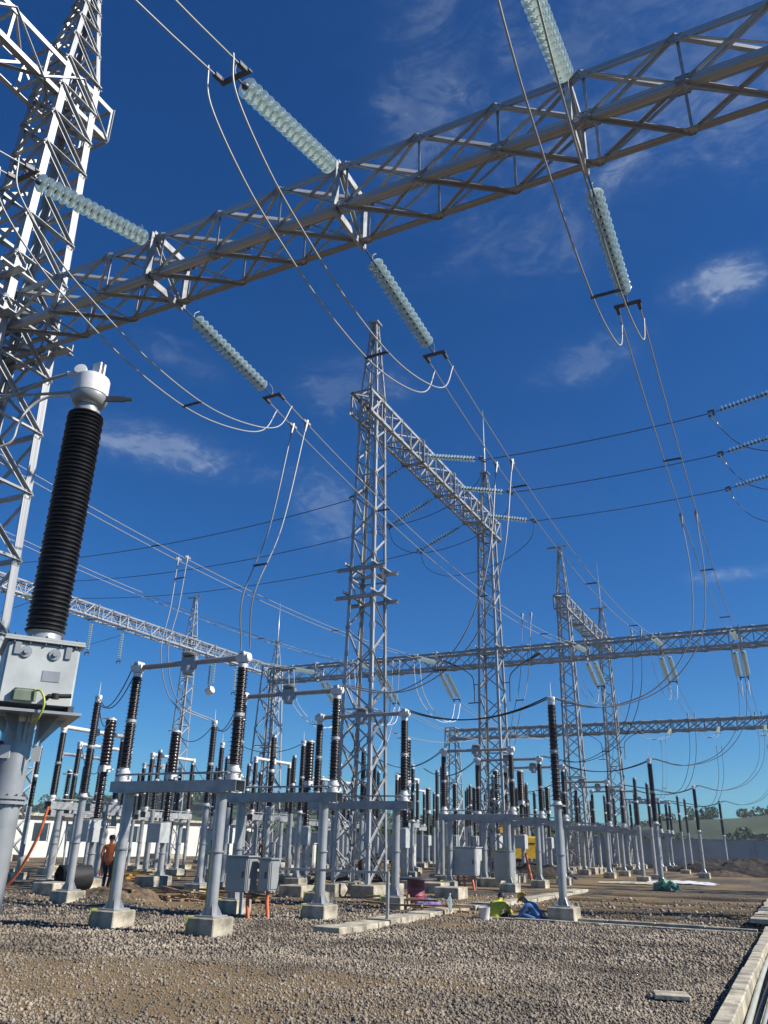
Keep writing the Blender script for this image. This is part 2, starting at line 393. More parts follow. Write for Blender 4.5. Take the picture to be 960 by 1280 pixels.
# ------------------------------------------------------------------ setting: ground, hills, wall
def vnoise(x, y, seed=0):
    r = np.random.default_rng(seed); t = r.random((64, 64))
    xi = np.floor(x).astype(int); yi = np.floor(y).astype(int); fx = x - xi; fy = y - yi
    fx = fx * fx * (3 - 2 * fx); fy = fy * fy * (3 - 2 * fy)
    g = lambda a, b: t[a % 64, b % 64]
    return (g(xi, yi) * (1 - fx) + g(xi + 1, yi) * fx) * (1 - fy) + (g(xi, yi + 1) * (1 - fx) + g(xi + 1, yi + 1) * fx) * fy
GRV = [22.6, 24.3, 26.3, 28.9, 32.5]
TRX0, TRX1 = -0.95, 0.50                                     # long cable trench along Y on the right
def gz(x, y):
    z = 0.035 * (vnoise(x * 0.7, y * 0.7, 1) - .5) + 0.03 * (vnoise(x * 2.1, y * 2.1, 2) - .5)
    z = z * np.clip((60 - np.abs(y)) / 30, 0, 1)
    for i, g in enumerate(GRV):                              # raked furrows along X
        wob = 0.25 * (vnoise(x * 0.35 + 9 * i, x * 0 + i, 4) - .5)
        z = z - 0.10 * np.exp(-((y - g - wob) / 0.16) ** 2) * (x > -7.5) * (x < TRX0 - .4) * (0.5 + vnoise(x * .9, y * 0 + i, 6))
        z = z + 0.06 * np.exp(-((y - g - wob - .55) / 0.4) ** 2) * (x > -7.5) * (x < TRX0 - .4)
    # spoil ridges between the left columns
    z = z + 0.22 * np.exp(-((x + 16.6) / 1.0) ** 2 - ((y - 17.4) / 0.5) ** 2) + 0.12 * np.exp(-((x + 14.5) / 1.6) ** 2 - ((y - 18.2) / 0.4) ** 2)
    z = z - 0.55 * ((x > TRX0) & (x < TRX1) & (y > -6) & (y < 70))
    z = z - 0.30 * ((x > -7.6) & (x < TRX0) & (y > 20.35) & (y < 20.75))
    return z
def axis_steps(lo, hi, fine_lo, fine_hi, step, extra):
    a = list(np.arange(fine_lo, fine_hi + 1e-6, step)); s = step
    x = fine_hi
    while x < hi: s *= 1.22; x += s; a.append(min(x, hi))
    x = fine_lo; s = step
    while x > lo: s *= 1.22; x -= s; a.insert(0, max(x, lo))
    a += extra
    return np.unique(np.round(np.array(a), 4))
gx = axis_steps(-2500, 2500, -26, 3, 0.22, [TRX0 - .001, TRX0 + .001, TRX1 - .001, TRX1 + .001])
gy = axis_steps(-1500, 3500, 4.0, 36, 0.16, [20.349, 20.351, 20.749, 20.751])
GX, GY = np.meshgrid(gx, gy); GZ = gz(GX, GY)
gv = np.stack([GX.ravel(), GY.ravel(), GZ.ravel()], 1)
nx, ny = len(gx), len(gy); ii = np.arange(nx * ny).reshape(ny, nx)
gf = np.stack([ii[:-1, :-1].ravel(), ii[:-1, 1:].ravel(), ii[1:, 1:].ravel(), ii[1:, :-1].ravel()], 1)
def np_mesh(name, v, f, smooth=False):
    me = bpy.data.meshes.new(name); n = f.shape[1]
    me.vertices.add(len(v)); me.vertices.foreach_set('co', v.astype(np.float32).ravel())
    me.loops.add(f.size); me.loops.foreach_set('vertex_index', f.astype(np.int32).ravel())
    me.polygons.add(len(f)); me.polygons.foreach_set('loop_start', np.arange(0, f.size, n, dtype=np.int32))
    if smooth: me.polygons.foreach_set('use_smooth', np.ones(len(f), bool))
    me.update(calc_edges=True); me.validate(); return me
GM = bpy.data.materials.new('gravel_ground'); GM.use_nodes = True
def ground_material(m):
    nt = m.node_tree; n = nt.nodes; l = nt.links; b = n['Principled BSDF']; b.inputs['Roughness'].default_value = 0.95
    b.inputs['Specular IOR Level'].default_value = 0.2
    g = n.new('ShaderNodeNewGeometry'); P = g.outputs['Position']
    def noise(sc, d=4, dist=0):
        k = n.new('ShaderNodeTexNoise'); k.inputs['Scale'].default_value = sc; k.inputs['Detail'].default_value = d; k.inputs['Distortion'].default_value = dist
        l.new(P, k.inputs['Vector']); return k.outputs['Fac']
    def rng_(v, a, b_, c=0, d=1):
        k = n.new('ShaderNodeMapRange'); l.new(v, k.inputs[0]); k.inputs[1].default_value = a; k.inputs[2].default_value = b_; k.inputs[3].default_value = c; k.inputs[4].default_value = d; return k.outputs[0]
    def mixc(fac, a, b_):
        k = n.new('ShaderNodeMix'); k.data_type = 'RGBA'; l.new(fac, k.inputs[0])
        for i, c in ((6, a), (7, b_)):
            if isinstance(c, tuple): k.inputs[i].default_value = (*c, 1)
            else: l.new(c, k.inputs[i])
        return k.outputs[2]
    vo = n.new('ShaderNodeTexVoronoi'); vo.inputs['Scale'].default_value = 17; l.new(P, vo.inputs['Vector'])
    vr = n.new('ShaderNodeSeparateColor'); l.new(vo.outputs['Color'], vr.inputs[0])
    grav = mixc(vr.outputs[0], (0.085, 0.074, 0.06), (0.31, 0.275, 0.222))
    grav = mixc(rng_(vo.outputs['Distance'], 0.25, 0.55), grav, (0.06, 0.052, 0.045))
    soil = mixc(noise(3.0, 6), (0.17, 0.105, 0.042), (0.34, 0.225, 0.098))
    soil = mixc(rng_(noise(30, 3), .4, .62), soil, (0.22, 0.18, 0.125))
    sx = n.new('ShaderNodeSeparateXYZ'); l.new(P, sx.inputs[0])
    a1 = n.new('ShaderNodeAttribute'); a1.attribute_name = 'soil'; a2 = n.new('ShaderNodeAttribute'); a2.attribute_name = 'furrow_and_shadow'
    ad = n.new('ShaderNodeMath'); ad.operation = 'MULTIPLY_ADD'; l.new(noise(6, 6), ad.inputs[0]); ad.inputs[1].default_value = .7; l.new(a1.outputs['Fac'], ad.inputs[2])
    col = mixc(rng_(ad.outputs[0], .55, 1.0), grav, soil)
    col = mixc(a2.outputs['Fac'], col, (0.035, 0.026, 0.018))  # dark furrow soil, and the column shadow painted in the same tone
    # open country beyond the wall is grass
    col = mixc(rng_(sx.outputs['Y'], 77.0, 78.0), col, mixc(noise(0.1, 5), (0.04, 0.065, 0.022), (0.085, 0.12, 0.04)))
    l.new(col, b.inputs['Base Color'])
    bp = n.new('ShaderNodeBump'); bp.inputs['Strength'].default_value = 1.0; bp.inputs['Distance'].default_value = 0.05; bp.invert = True
    hm = n.new('ShaderNodeMix'); hm.data_type = 'FLOAT'; l.new(rng_(ad.outputs[0], .5, .9), hm.inputs[0]); l.new(vo.outputs['Distance'], hm.inputs[2])
    l.new(noise(38, 8, .5), hm.inputs[3])
    l.new(hm.outputs[0], bp.inputs['Height']); l.new(bp.outputs[0], b.inputs['Normal'])
ground_material(GM)
def soil_amount(x, y):
    n1 = vnoise(x * .55 + 3, y * .8, 12) * .6 + vnoise(x * 1.7, y * 2.1, 13) * .4
    a = 1.7 * np.exp(-((x + 7.4) / 2.6) ** 2 - ((y - 8.6) / 1.9) ** 2) * (.35 + 1.2 * n1)          # ochre fines at the lower left
    a = a + (x < -6.5) * (y > 17.5) * (y < 76) * np.clip((n1 - .36) * 3.2, 0, 1)                        # trodden earth between the columns
    a = a + ((x > -7.5) & (y > 21.0) & (y < 76)) * np.clip(.38 + (n1 - .5) * 1.2, 0, 1)                 # raked strip on the right
    a = a + np.clip((n1 - .66) * 3, 0, .6) * (y < 20)
    return np.clip(a, 0, 1)
def furrow_and_shadow_amount(x, y):
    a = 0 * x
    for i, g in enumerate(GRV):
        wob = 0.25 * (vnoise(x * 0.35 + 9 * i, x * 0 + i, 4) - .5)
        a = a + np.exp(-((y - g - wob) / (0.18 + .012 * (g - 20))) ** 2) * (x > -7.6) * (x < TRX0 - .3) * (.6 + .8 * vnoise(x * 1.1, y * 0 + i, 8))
    a = a + .9 * np.exp(-((y - 12.75 - .1 * np.sin(x)) / .10) ** 2) * ((x < -10.9) & (x > -19))  # cast shadow of the nearest disconnector column, painted as a dark line
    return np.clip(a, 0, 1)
gme = np_mesh('ground', gv, gf, True)
for an, fn in (('soil', soil_amount), ('furrow_and_shadow', furrow_and_shadow_amount)):
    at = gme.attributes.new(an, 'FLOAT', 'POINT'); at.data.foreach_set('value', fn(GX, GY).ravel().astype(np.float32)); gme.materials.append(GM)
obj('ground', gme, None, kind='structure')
def gnd_z(x, y): return float(gz(np.array([x], float), np.array([y], float))[0])

# loose crushed stone, real stones near the camera
def stones():
    cube = np.array([(-1, -1, -1), (1, -1, -1), (1, 1, -1), (-1, 1, -1), (-1, -1, 1), (1, -1, 1), (1, 1, 1), (-1, 1, 1)], float) * 0.62
    cf = np.array([(0, 3, 2, 1), (4, 5, 6, 7), (0, 1, 5, 4), (1, 2, 6, 5), (2, 3, 7, 6), (3, 0, 4, 7)])
    az0 = -YAW
    xs, ys, ss = [], [], []
    for r0, r1, dens, s0 in ((4.2, 9, 1700, 0.0120), (9, 14, 980, 0.0148), (14, 21, 300, 0.021), (21, 30, 55, 0.030)):
        a = math.pi / 180 * 74 / 2; area = a * (r1 ** 2 - r0 ** 2); k = int(area * dens)
        rr = np.sqrt(rng.uniform(r0 ** 2, r1 ** 2, k)); th = np.radians(az0) + rng.uniform(-a, a, k)
        x = rr * np.sin(th); y = rr * np.cos(th)
        ok = (x < TRX0 - .22) & ~((y > 20.2) & (y < 20.9) & (x > -7.7))
        # bare soil patches on the left keep fewer stones
        so = np.clip(soil_amount(x, y) + furrow_and_shadow_amount(x, y), 0, 1)
        ok &= ~(rng.random(k) < so * .72)
        xs.append(x[ok]); ys.append(y[ok]); ss.append(s0 * np.clip(rng.lognormal(-.05, .38, ok.sum()), .45, 2.3))
    x = np.concatenate(xs); y = np.concatenate(ys); s = np.concatenate(ss); k = len(x)
    v = np.broadcast_to(cube, (k, 8, 3)).copy() * (1 + rng.uniform(-.45, .3, (k, 8, 3)))
    v *= s[:, None, None] * np.stack([rng.uniform(.8, 1.35, k), rng.uniform(.7, 1.1, k), rng.uniform(.5, .95, k)], 1)[:, None, :]
    q = rng.normal(size=(k, 4)); q[:, 0] *= 2; q /= np.linalg.norm(q, axis=1)[:, None]; w_, a_, b_, c_ = q.T
    Rm = np.stack([np.stack([1 - 2 * (b_ * b_ + c_ * c_), 2 * (a_ * b_ - c_ * w_), 2 * (a_ * c_ + b_ * w_)], 1),
                   np.stack([2 * (a_ * b_ + c_ * w_), 1 - 2 * (a_ * a_ + c_ * c_), 2 * (b_ * c_ - a_ * w_)], 1),
                   np.stack([2 * (a_ * c_ - b_ * w_), 2 * (b_ * c_ + a_ * w_), 1 - 2 * (a_ * a_ + b_ * b_)], 1)], 1)
    v = np.einsum('kij,kvj->kvi', Rm, v)
    v[:, :, 0] += x[:, None]; v[:, :, 1] += y[:, None]; v[:, :, 2] += (gz(x, y) + s * 0.25)[:, None]
    f = (cf[None] + (np.arange(k) * 8)[:, None, None]).reshape(-1, 4)
    me = np_mesh('gravel', v.reshape(-1, 3), f); me.materials.append(STONE)
    obj('gravel', me, None, kind='stuff')
stones()

def hill(name, pts, depth, matl, y0, seed, res=70):
    """ridge along X: pts = (x, height) crest profile; y0 = crest distance"""
    xs = np.linspace(pts[0][0], pts[-1][0], res); hs = np.interp(xs, [p[0] for p in pts], [p[1] for p in pts])
    ts = np.linspace(-1, 1, 17); v = []
    for t in ts:
        hh = hs * np.cos(t * math.pi / 2) ** 1.3 * (1 + 0.25 * (vnoise(xs * .05 + 3, xs * 0 + t * 3, seed) - .5)) - 0.4
        for a, b in zip(xs, hh): v.append((a, y0 + t * depth, b))
    v = np.array(v); i = np.arange(res * 17).reshape(17, res)
    f = np.stack([i[:-1, :-1].ravel(), i[:-1, 1:].ravel(), i[1:, 1:].ravel(), i[1:, :-1].ravel()], 1)
    me = np_mesh(name, v, f, True); me.materials.append(matl); obj(name, me, None, kind='structure')
    return lambda x: float(np.interp(x, [p[0] for p in pts], [p[1] for p in pts]))
h1 = hill('hill', [(-70, 1), (-52, 4.0), (-38, 8.5), (-22, 10.2), (0, 10.8), (40, 11), (90, 8), (160, 2)], 60, HILLM, 260, 3)
h2 = hill('hill', [(-420, 3), (-330, 16), (-250, 19), (-190, 14), (-150, 9), (-110, 7), (-60, 5), (-10, 4), (60, 4), (120, 1)], 70, HILLM, 330, 5, 120)
# belts of trees along the far crests: they read as one wooded mass
def wood_mass(name, spots, seed):
    r = np.random.default_rng(seed); V = []; Fc = []; o = 0
    for (x, y, z, rad, ht) in spots:
        k = 130
        d = r.normal(size=(k, 3)); d /= np.linalg.norm(d, axis=1)[:, None]; rr = r.uniform(.45, 1.0, k) ** .6
        c = np.stack([x + d[:, 0] * rad * rr, y + d[:, 1] * rad * rr, z + ht * .55 + d[:, 2] * ht * .45 * rr], 1)
        s = rad * r.uniform(.10, .24, k)
        for j in range(k):
            a = r.normal(size=3); a /= np.linalg.norm(a); b = np.cross(a, r.normal(size=3)); b /= np.linalg.norm(b)
            V += [c[j] + a * s[j], c[j] + b * s[j], c[j] - a * s[j] * .8, c[j] - b * s[j] * .9]; Fc.append((o, o + 1, o + 2, o + 3)); o += 4
    me = np_mesh(name, np.array(V), np.array(Fc)); me.materials.append(LEAF); obj(name, me, None, kind='stuff')
sp = []
for i in range(90):
    x = rng.uniform(-45, 70); sp.append((x, 262 + rng.uniform(-14, 14), h1(x) - 1.2, rng.uniform(1.2, 2.6), rng.uniform(2.0, 4.4)))
for i in range(40):
    x = rng.uniform(-52, 60); sp.append((x, rng.uniform(205, 232), 2.5 + rng.uniform(-1, 1.5), rng.uniform(1.5, 3), rng.uniform(1.8, 3.2)))
wood_mass('far_wood', sp, 21)
sp = []
for i in range(330):
    x = rng.uniform(-400, 40); sp.append((x, 325 + rng.uniform(-30, 20), h2(x) - 2.5, rng.uniform(2.5, 5), rng.uniform(4, 8)))
wood_mass('far_wood', sp, 22)
sp = []
for i in range(110):
    x = rng.uniform(-75, -12); sp.append((x, 82 + rng.uniform(0, 9), 0, rng.uniform(1.2, 2.2), rng.uniform(2.6, 3.7) if x < -24 else rng.uniform(1.8, 2.8)))
wood_mass('bush_belt', sp, 23)

# boundary wall: panels between piers
WL = thing('boundary_wall', 'long grey rendered boundary wall along the far side of the yard', 'wall', (0, 76, 0))
for i in range(34):
    x0 = -92 + i * 4.0
    obj('wall_panel', MB().box(x0 + .16, x0 + 3.84, -.1, .1, -.1, 2.3), WALLC, WL)
    obj('wall_pier', MB().box(x0 - .155, x0 + .155, -.16, .16, -.1, 2.42), WALLC, WL)
cop = MB()
for i in range(34): cop.box(-92 + i * 4.0 + .165, -92 + i * 4.0 + 3.835, -.15, .15, 2.303, 2.37)
obj('coping', cop, CONC, WL)
obj('base_plinth', MB().box(-92, 44, -.185, -.102, -.1, .3), CONC, WL)

# low white building at the left, behind the second gantry row
B = thing('control_building', 'long low white building behind the steelwork at the far left', 'building', (-54, 60, 0))
wl = MB(); ys = [-17 + 3.4 * i for i in range(11)]
wl.box(-8, -0.25, -17, 17, -.1, 3.0)
obj('wall', wl, WHITEP, B)
for i in range(10):
    y0 = ys[i]
    p = MB(); p.box(-0.247, 0, y0, y0 + .9, -.1, 3.0); p.box(-0.247, 0, y0 + 2.5, y0 + 3.4, -.1, 3.0)
    p.box(-0.247, 0, y0 + .9, y0 + 2.5, -.1, 1.1); p.box(-0.247, 0, y0 + .9, y0 + 2.5, 2.5, 3.0)
    obj('wall_bay', p, WHITEP, B)
    w_ = obj('window', MB().box(-.15, -.1, y0 + .9, y0 + .97, 1.1, 2.5).box(-.15, -.1, y0 + 2.43, y0 + 2.5, 1.1, 2.5).box(-.15, -.1, y0 + .97, y0 + 2.43, 1.1, 1.17).box(-.15, -.1, y0 + .97, y0 + 2.43, 2.43, 2.5).box(-.15, -.1, y0 + 1.67, y0 + 1.73, 1.17, 2.43), ALUW, B)
    obj('pane', MB().box(-.14, -.12, y0 + .97, y0 + 2.43, 1.17, 2.43), WINDOW, w_)
obj('roof', MB().box(-8.4, .4, -17.4, 17.4, 3.003, 3.2), CONC, B)


# ------------------------------------------------------------------ gantry towers and beams
XA, XB = -13.35, -47.9                                  # the two rows of towers
tower('bright tower at the left edge with ladder-like bracing, carrying the overhead beam', XA + .05, 8.75, 1.9, 1.0, style='N', legw=0.17, brw=0.08, plat=(10.95, 12.0), gus=True)
tower('nearest full-height tower with X-braced foot and flat cap, left of the picture centre', XA, 25.2, plat=(9.9, 11.0), gus=True)
tower('tower with a tall lightning rod at the far end of the sloping high beam', XA, 39.2, zp=21.3, mast=4.2, plat=(10.9,))
tower('slimmer tower with a small cross arm on its peak, right of the lightning-rod tower', XA, 56, crossarm=True, brw=0.066)
tower('far tower with lightning rod and thin cross arm, rightmost of the row', XA, 70, zp=21.3, mast=4.5, crossarm=True, brw=0.066)
tower('left-hand tower with a cross arm on top, rising behind the second bus wires', XB, 56, crossarm=True, brw=0.066)
tower('left-hand far tower topped by a thin lightning rod', XB, 70, zp=21.3, mast=4.5, crossarm=True, brw=0.066)
tower('left-hand tower mostly hidden behind the current transformer column', XB, 40, brw=0.066)
tower('short tower under the left end of the middle cross beam', -29.6, 42.9, 1.8, 1.0, zt=12.0, zp=12.0, brw=0.066)
tower('small distant tower under the left end of the farthest cross beam', -29.6, 74.45, 1.8, 1.1, zt=12.0, zp=12.0, joined=True, brw=0.09)
tower('tower standing out on the left at the far end of the overhead beam', -29.6, 8.8, 1.8, 1.0, zt=12.0, zp=12.0, joined=True)

PH = [-9.1, -5.2, -1.4]                                  # busbar phases
PH2 = [-17.8, -21.9, -26.0]
def fr(x0, xs): return [x - x0 for x in xs]
truss('lattice_beam', 'large dark box beam crossing overhead from the left tower to the upper right', 'lattice beam', (-29.6, 8.35, 11.0), 'X', 42.6, 0.9, 0.93, 1.3, 'X', cw=0.125, bw=0.056, frames=fr(-29.6, PH + PH2), gus=.19)
truss('lattice_beam', 'middle cross beam behind the two near towers, running level to the right edge', 'lattice beam', (-29.6, 42.4, 11.0), 'X', 42.6, 0.9, 0.93, 1.15, 'X', cw=0.125, bw=0.055, frames=fr(-29.6, PH + PH2))
truss('lattice_beam', 'farthest cross beam, low and thin above the insulators', 'lattice beam', (-29.6, 74.0, 11.0), 'X', 42.6, 0.9, 0.93, 1.3, 'X', joined=True, cw=0.15, bw=0.09, frames=fr(-29.6, PH + PH2))
ZU = 17.45
truss('lattice_beam', 'sloping high beam between the capped tower and the lightning-rod tower', 'lattice beam', (XA - .45, 24.2, ZU), 'Y', 16.0, 0.95, 1.05, .92, 'zig', cw=0.12, bw=0.055, frames=(5.0, 8.8, 12.7), gus=.2)
truss('lattice_beam', 'high beam entering from the upper left corner above the left tower', 'lattice beam', (XA - .40, -8.0, ZU), 'Y', 17.75, 0.95, 1.05, .98, 'zig', cw=0.13, bw=0.06, frames=(2.0, 6.0, 10.0))
truss('lattice_beam', 'high beam between the cross-arm tower and the rightmost far tower', 'lattice beam', (XA - .45, 55.0, ZU), 'Y', 16.0, 0.95, 1.05, .92, 'zig', cw=0.12, bw=0.06, frames=(4.9, 8.8, 12.7))
truss('lattice_beam', 'bright left-hand high beam running away behind the current transformer', 'lattice beam', (XB - .45, 22.0, ZU), 'Y', 49.0, 0.95, 1.05, .95, 'zig', cw=0.13, bw=0.06, frames=(10.0, 14.0, 22.1, 25.3, 37, 40.8))

# ------------------------------------------------------------------ insulator strings
def disc_mesh():
    mb = MB(); mb.lathe([(0.032, 0.034), (0.080, 0.030), (0.128, 0.014), (0.149, 0.0), (0.143, -0.008), (0.122, 0.002), (0.104, -0.014), (0.086, 0.004), (0.064, -0.014), (0.032, 0.004)], 20, cap=False)
    me = mb.mesh('glass_disc'); me.materials.append(GLASSD); return me
DISC = disc_mesh()
def disc_far(n, pitch):
    mb = MB()
    for i in range(n):
        z = i * pitch; mb.lathe([(0.03, z + .055), (0.135, z + .03), (0.14, z), (0.04, z + .012)], 10, cap=False)
    return mb
def string(label, a, b, n=15, single=False, double=0.0, group='glass insulator strings', horn=True):
    a = Vector(a); b = Vector(b); d = b - a; L = d.length
    T = thing('insulator_string', label, 'insulator string', a, 0, group)
    T.rotation_mode = 'QUATERNION'; T.rotation_quaternion = d.to_track_quat('Z', 'Y')
    pitch = 0.148; L0 = (L - n * pitch) * 0.58
    offs = (-double / 2, double / 2) if double else (0.0,)
    for ox in offs:
        core = MB().tube([(ox * .2, 0, 0), (ox, 0, L0 * .8), (ox, 0, L0)], 0.014, 6)
        for i in range(n): z = L0 + i * pitch; core.lathe([(0.016, z - .03), (0.016, z + .03), (0.05, z + .04), (0.052, z + .075), (0.03, z + .1), (0.016, z + .118)], 8, Matrix.Translation((ox, 0, 0)), cap=False)
        core.tube([(ox, 0, L0 + n * pitch - .03), (ox, 0, L)], 0.014, 6)
        obj('cap_and_pin', core, DARKM, T)
        if single:
            for i in range(n):
                o = bpy.data.objects.new('glass_disc', DISC); COL.objects.link(o); o.parent = T; o.location = (ox, 0, L0 + i * pitch)
        else:
            mb = disc_far(n, pitch)
            for k in range(len(mb.v)): mb.v[k] = (mb.v[k][0] + ox, mb.v[k][1], mb.v[k][2] + L0)
            obj('glass_discs', mb, GLASSD, T, kind='stuff')
    ye = MB().box(-.24, .24, -.012, .012, L - .10, L - .02)
    for sx in (-.19, .19): ye.box(sx - .03, sx + .03, -.03, .03, L - .02, L + .14)
    obj('yoke_plate', ye, DARKM, T)
    if horn:
        obj('arcing_horn', MB().tube([(0, 0, L - .08), (0, .10, L - .06), (0, .2, L - .10), (0, .23, L - .22)], 0.010, 5).tube([(0, 0, L0 * .7), (0, .12, L0 * .72), (0, .25, L0 * .95)], 0.010, 5), ALU, T)
    return T
def cat(a, b, sag, n=24):
    a = Vector(a); b = Vector(b)
    return [a.lerp(b, i / n) - Vector((0, 0, 4 * sag * (i / n) * (1 - i / n))) for i in range(n + 1)]
def spline(pts, n=10):
    P = [Vector(p) for p in pts]; P = [P[0] * 2 - P[1]] + P + [P[-1] * 2 - P[-2]]; out = []
    for i in range(1, len(P) - 2):
        for k in range(n):
            t = k / n; a, b, c, d = P[i - 1:i + 3]
            out.append(0.5 * ((2 * b) + (c - a) * t + (2 * a - 5 * b + 4 * c - d) * t * t + (3 * b - a - 3 * c + d) * t ** 3))
    out.append(P[-2]); return out
def bundle(name, label, cat_, path, sep=0.38, r=0.0135, spacers=(), group=None, ends=None, mat_=None, sepdir=(1, 0, 0), clampends=False):
    """twin conductor: two wires and the spacers between them"""
    T = thing(name, label, cat_, path[0], 0, group); s = Vector(sepdir); o = Vector(path[0]); n = len(path)
    if name == 'dropper' and sep > .2:
        k0 = (ends[0] if ends else sep) / 2
        for sg in (-1, 1):
            q = s * k0 * sg; d = (Vector(path[1]) - o).normalized()
            obj('clamp', MB().tube([q - d * .12, q - d * .02, q + d * .22], [.035, .04, .024], 8).bar(q - Vector((0, .14, -.05)), q + Vector((0, .14, .05)), .06, .06), ALU, T)
    def off(i):
        t = i / (n - 1); k = sep / 2
        if ends: k = (ends[0] * (1 - t) + ends[1] * t) / 2
        return k
    for sg in (-1, 1): obj('wire', MB().tube([Vector(p) - o + s * off(i) * sg for i, p in enumerate(path)], r, 6), mat_ or WIRE, T)
    for q in spacers:
        i = int(q * (n - 1)); p = Vector(path[i]) - o; k = off(i)
        obj('spacer', MB().bar(p - s * (k + .03), p + s * (k + .02), 0.03, 0.04), DARKM, T)
    return T
# busbar of three phases: strings, spans, jumpers
PN = ['left', 'middle', 'right']
ZS = 11.9
for i, x in enumerate(PH):
    near_end = Vector((x, 5.75, 10.95)); far_end = Vector((x, 12.25, 10.78))
    dbl = 0.0
    string('glass string on the camera side of the overhead beam, %s phase' % PN[i], (x, 8.30, 11.75), (x, 5.62, 10.92), 16, True, dbl)
    string('glass string hanging off the far side of the overhead beam, %s phase' % PN[i], (x, 9.32, 11.0), (x, 12.45, 10.72), 16, True, dbl)
    bundle('busbar_conductor', 'twin wires coming in overhead to the camera-side string, %s phase' % PN[i], 'conductor', cat((x, 5.5, 10.88), (x, -14, 11.2), 1.6), spacers=(.2,), group='twin busbar conductors')
    xg = (x, x, -1.62)[i]
    bundle('busbar_conductor', 'twin busbar wires from the overhead beam to the middle beam, %s phase' % PN[i], 'conductor', cat((x, 12.58, 10.70), (xg, 39.6, 11.1), 1.0, 40), spacers=(.22, .52, .82), group='twin busbar conductors')
    string('short-looking glass string on the near side of the middle beam, %s phase' % PN[i], (xg, 42.35, 11.35), (xg, 39.72, 11.12), 15, False, 0)
    string('pale double glass string drooping beyond the middle beam, %s phase' % PN[i], (xg, 43.4, 11.0), (xg, 45.8, 10.0), 14, False, 0.4)
    bundle('busbar_conductor', 'twin busbar wires from the middle beam to the farthest beam, %s phase' % PN[i], 'conductor', cat((xg, 45.9, 9.95), (xg, 72.0, 10.4), 1.3, 30), spacers=(.3, .7), group='twin busbar conductors')
    string('small glass string on the near side of the farthest beam, %s phase' % PN[i], (xg, 73.9, 11.1), (xg, 72.0, 10.4), 12, False, 0)
    jp = [(x, 5.36, 10.90), (x, 5.50, 10.35), (x, 6.25, 9.85), (x, 7.1, 9.55), (x, 8.5, 9.25), (x, 10.1, 9.2), (x, 11.5, 9.5), (x, 12.45, 9.95), (x, 12.90, 10.69)]
    bundle('jumper_loop', 'twin jumper loop passing under the overhead beam, %s phase' % PN[i], 'conductor', spline(jp, 8), 0.36, 0.0145, (.62,), group='jumper loops', ends=(0.4, 0.4))
    bundle('jumper_loop', 'twin jumper loop under the middle beam, %s phase' % PN[i], 'conductor', spline([(xg, 39.6, 11.0), (xg, 40.3, 9.6), (xg, 42.8, 8.9), (xg, 45.2, 9.0), (xg, 45.95, 9.85)], 6), 0.34, 0.014, (), group='jumper loops')
# second busbar on the left (two of its phases show)
P2N = ['nearer', 'middle', 'farther']
for i, x in enumerate(PH2):
    bundle('busbar_conductor', 'twin wires of the left busbar, %s of its phases, reaching the middle beam' % P2N[i], 'conductor', cat((x, 9.5, 11.2), (x, 39.6, 11.1), 0.75, 40), spacers=(.3, .7), group='twin busbar conductors')
    string('glass string joining the left busbar to the middle beam, %s phase' % P2N[i], (x, 42.35, 11.35), (x, 39.7, 11.1), 15, False, 0)
    string('drooping double glass string beyond the middle beam, left busbar, %s phase' % P2N[i], (x, 43.4, 11.0), (x, 45.6, 9.7), 14, False, 0.4)
    bundle('busbar_conductor', 'twin wires of the left busbar beyond the middle beam, %s phase' % P2N[i], 'conductor', cat((x, 45.75, 9.6), (x, 73.9, 11.1), 1.2, 30), spacers=(.3, .7), group='twin busbar conductors')
    bundle('jumper_loop', 'twin jumper loop hanging under the middle beam on the left busbar, %s phase' % P2N[i], 'conductor', spline([(x, 39.6, 11.0), (x, 40.2, 9.2), (x, 42.6, 8.2), (x, 45.0, 8.4), (x, 45.75, 9.5)], 6), 0.36, 0.02, (.5,), group='jumper loops', mat_=ALUW)
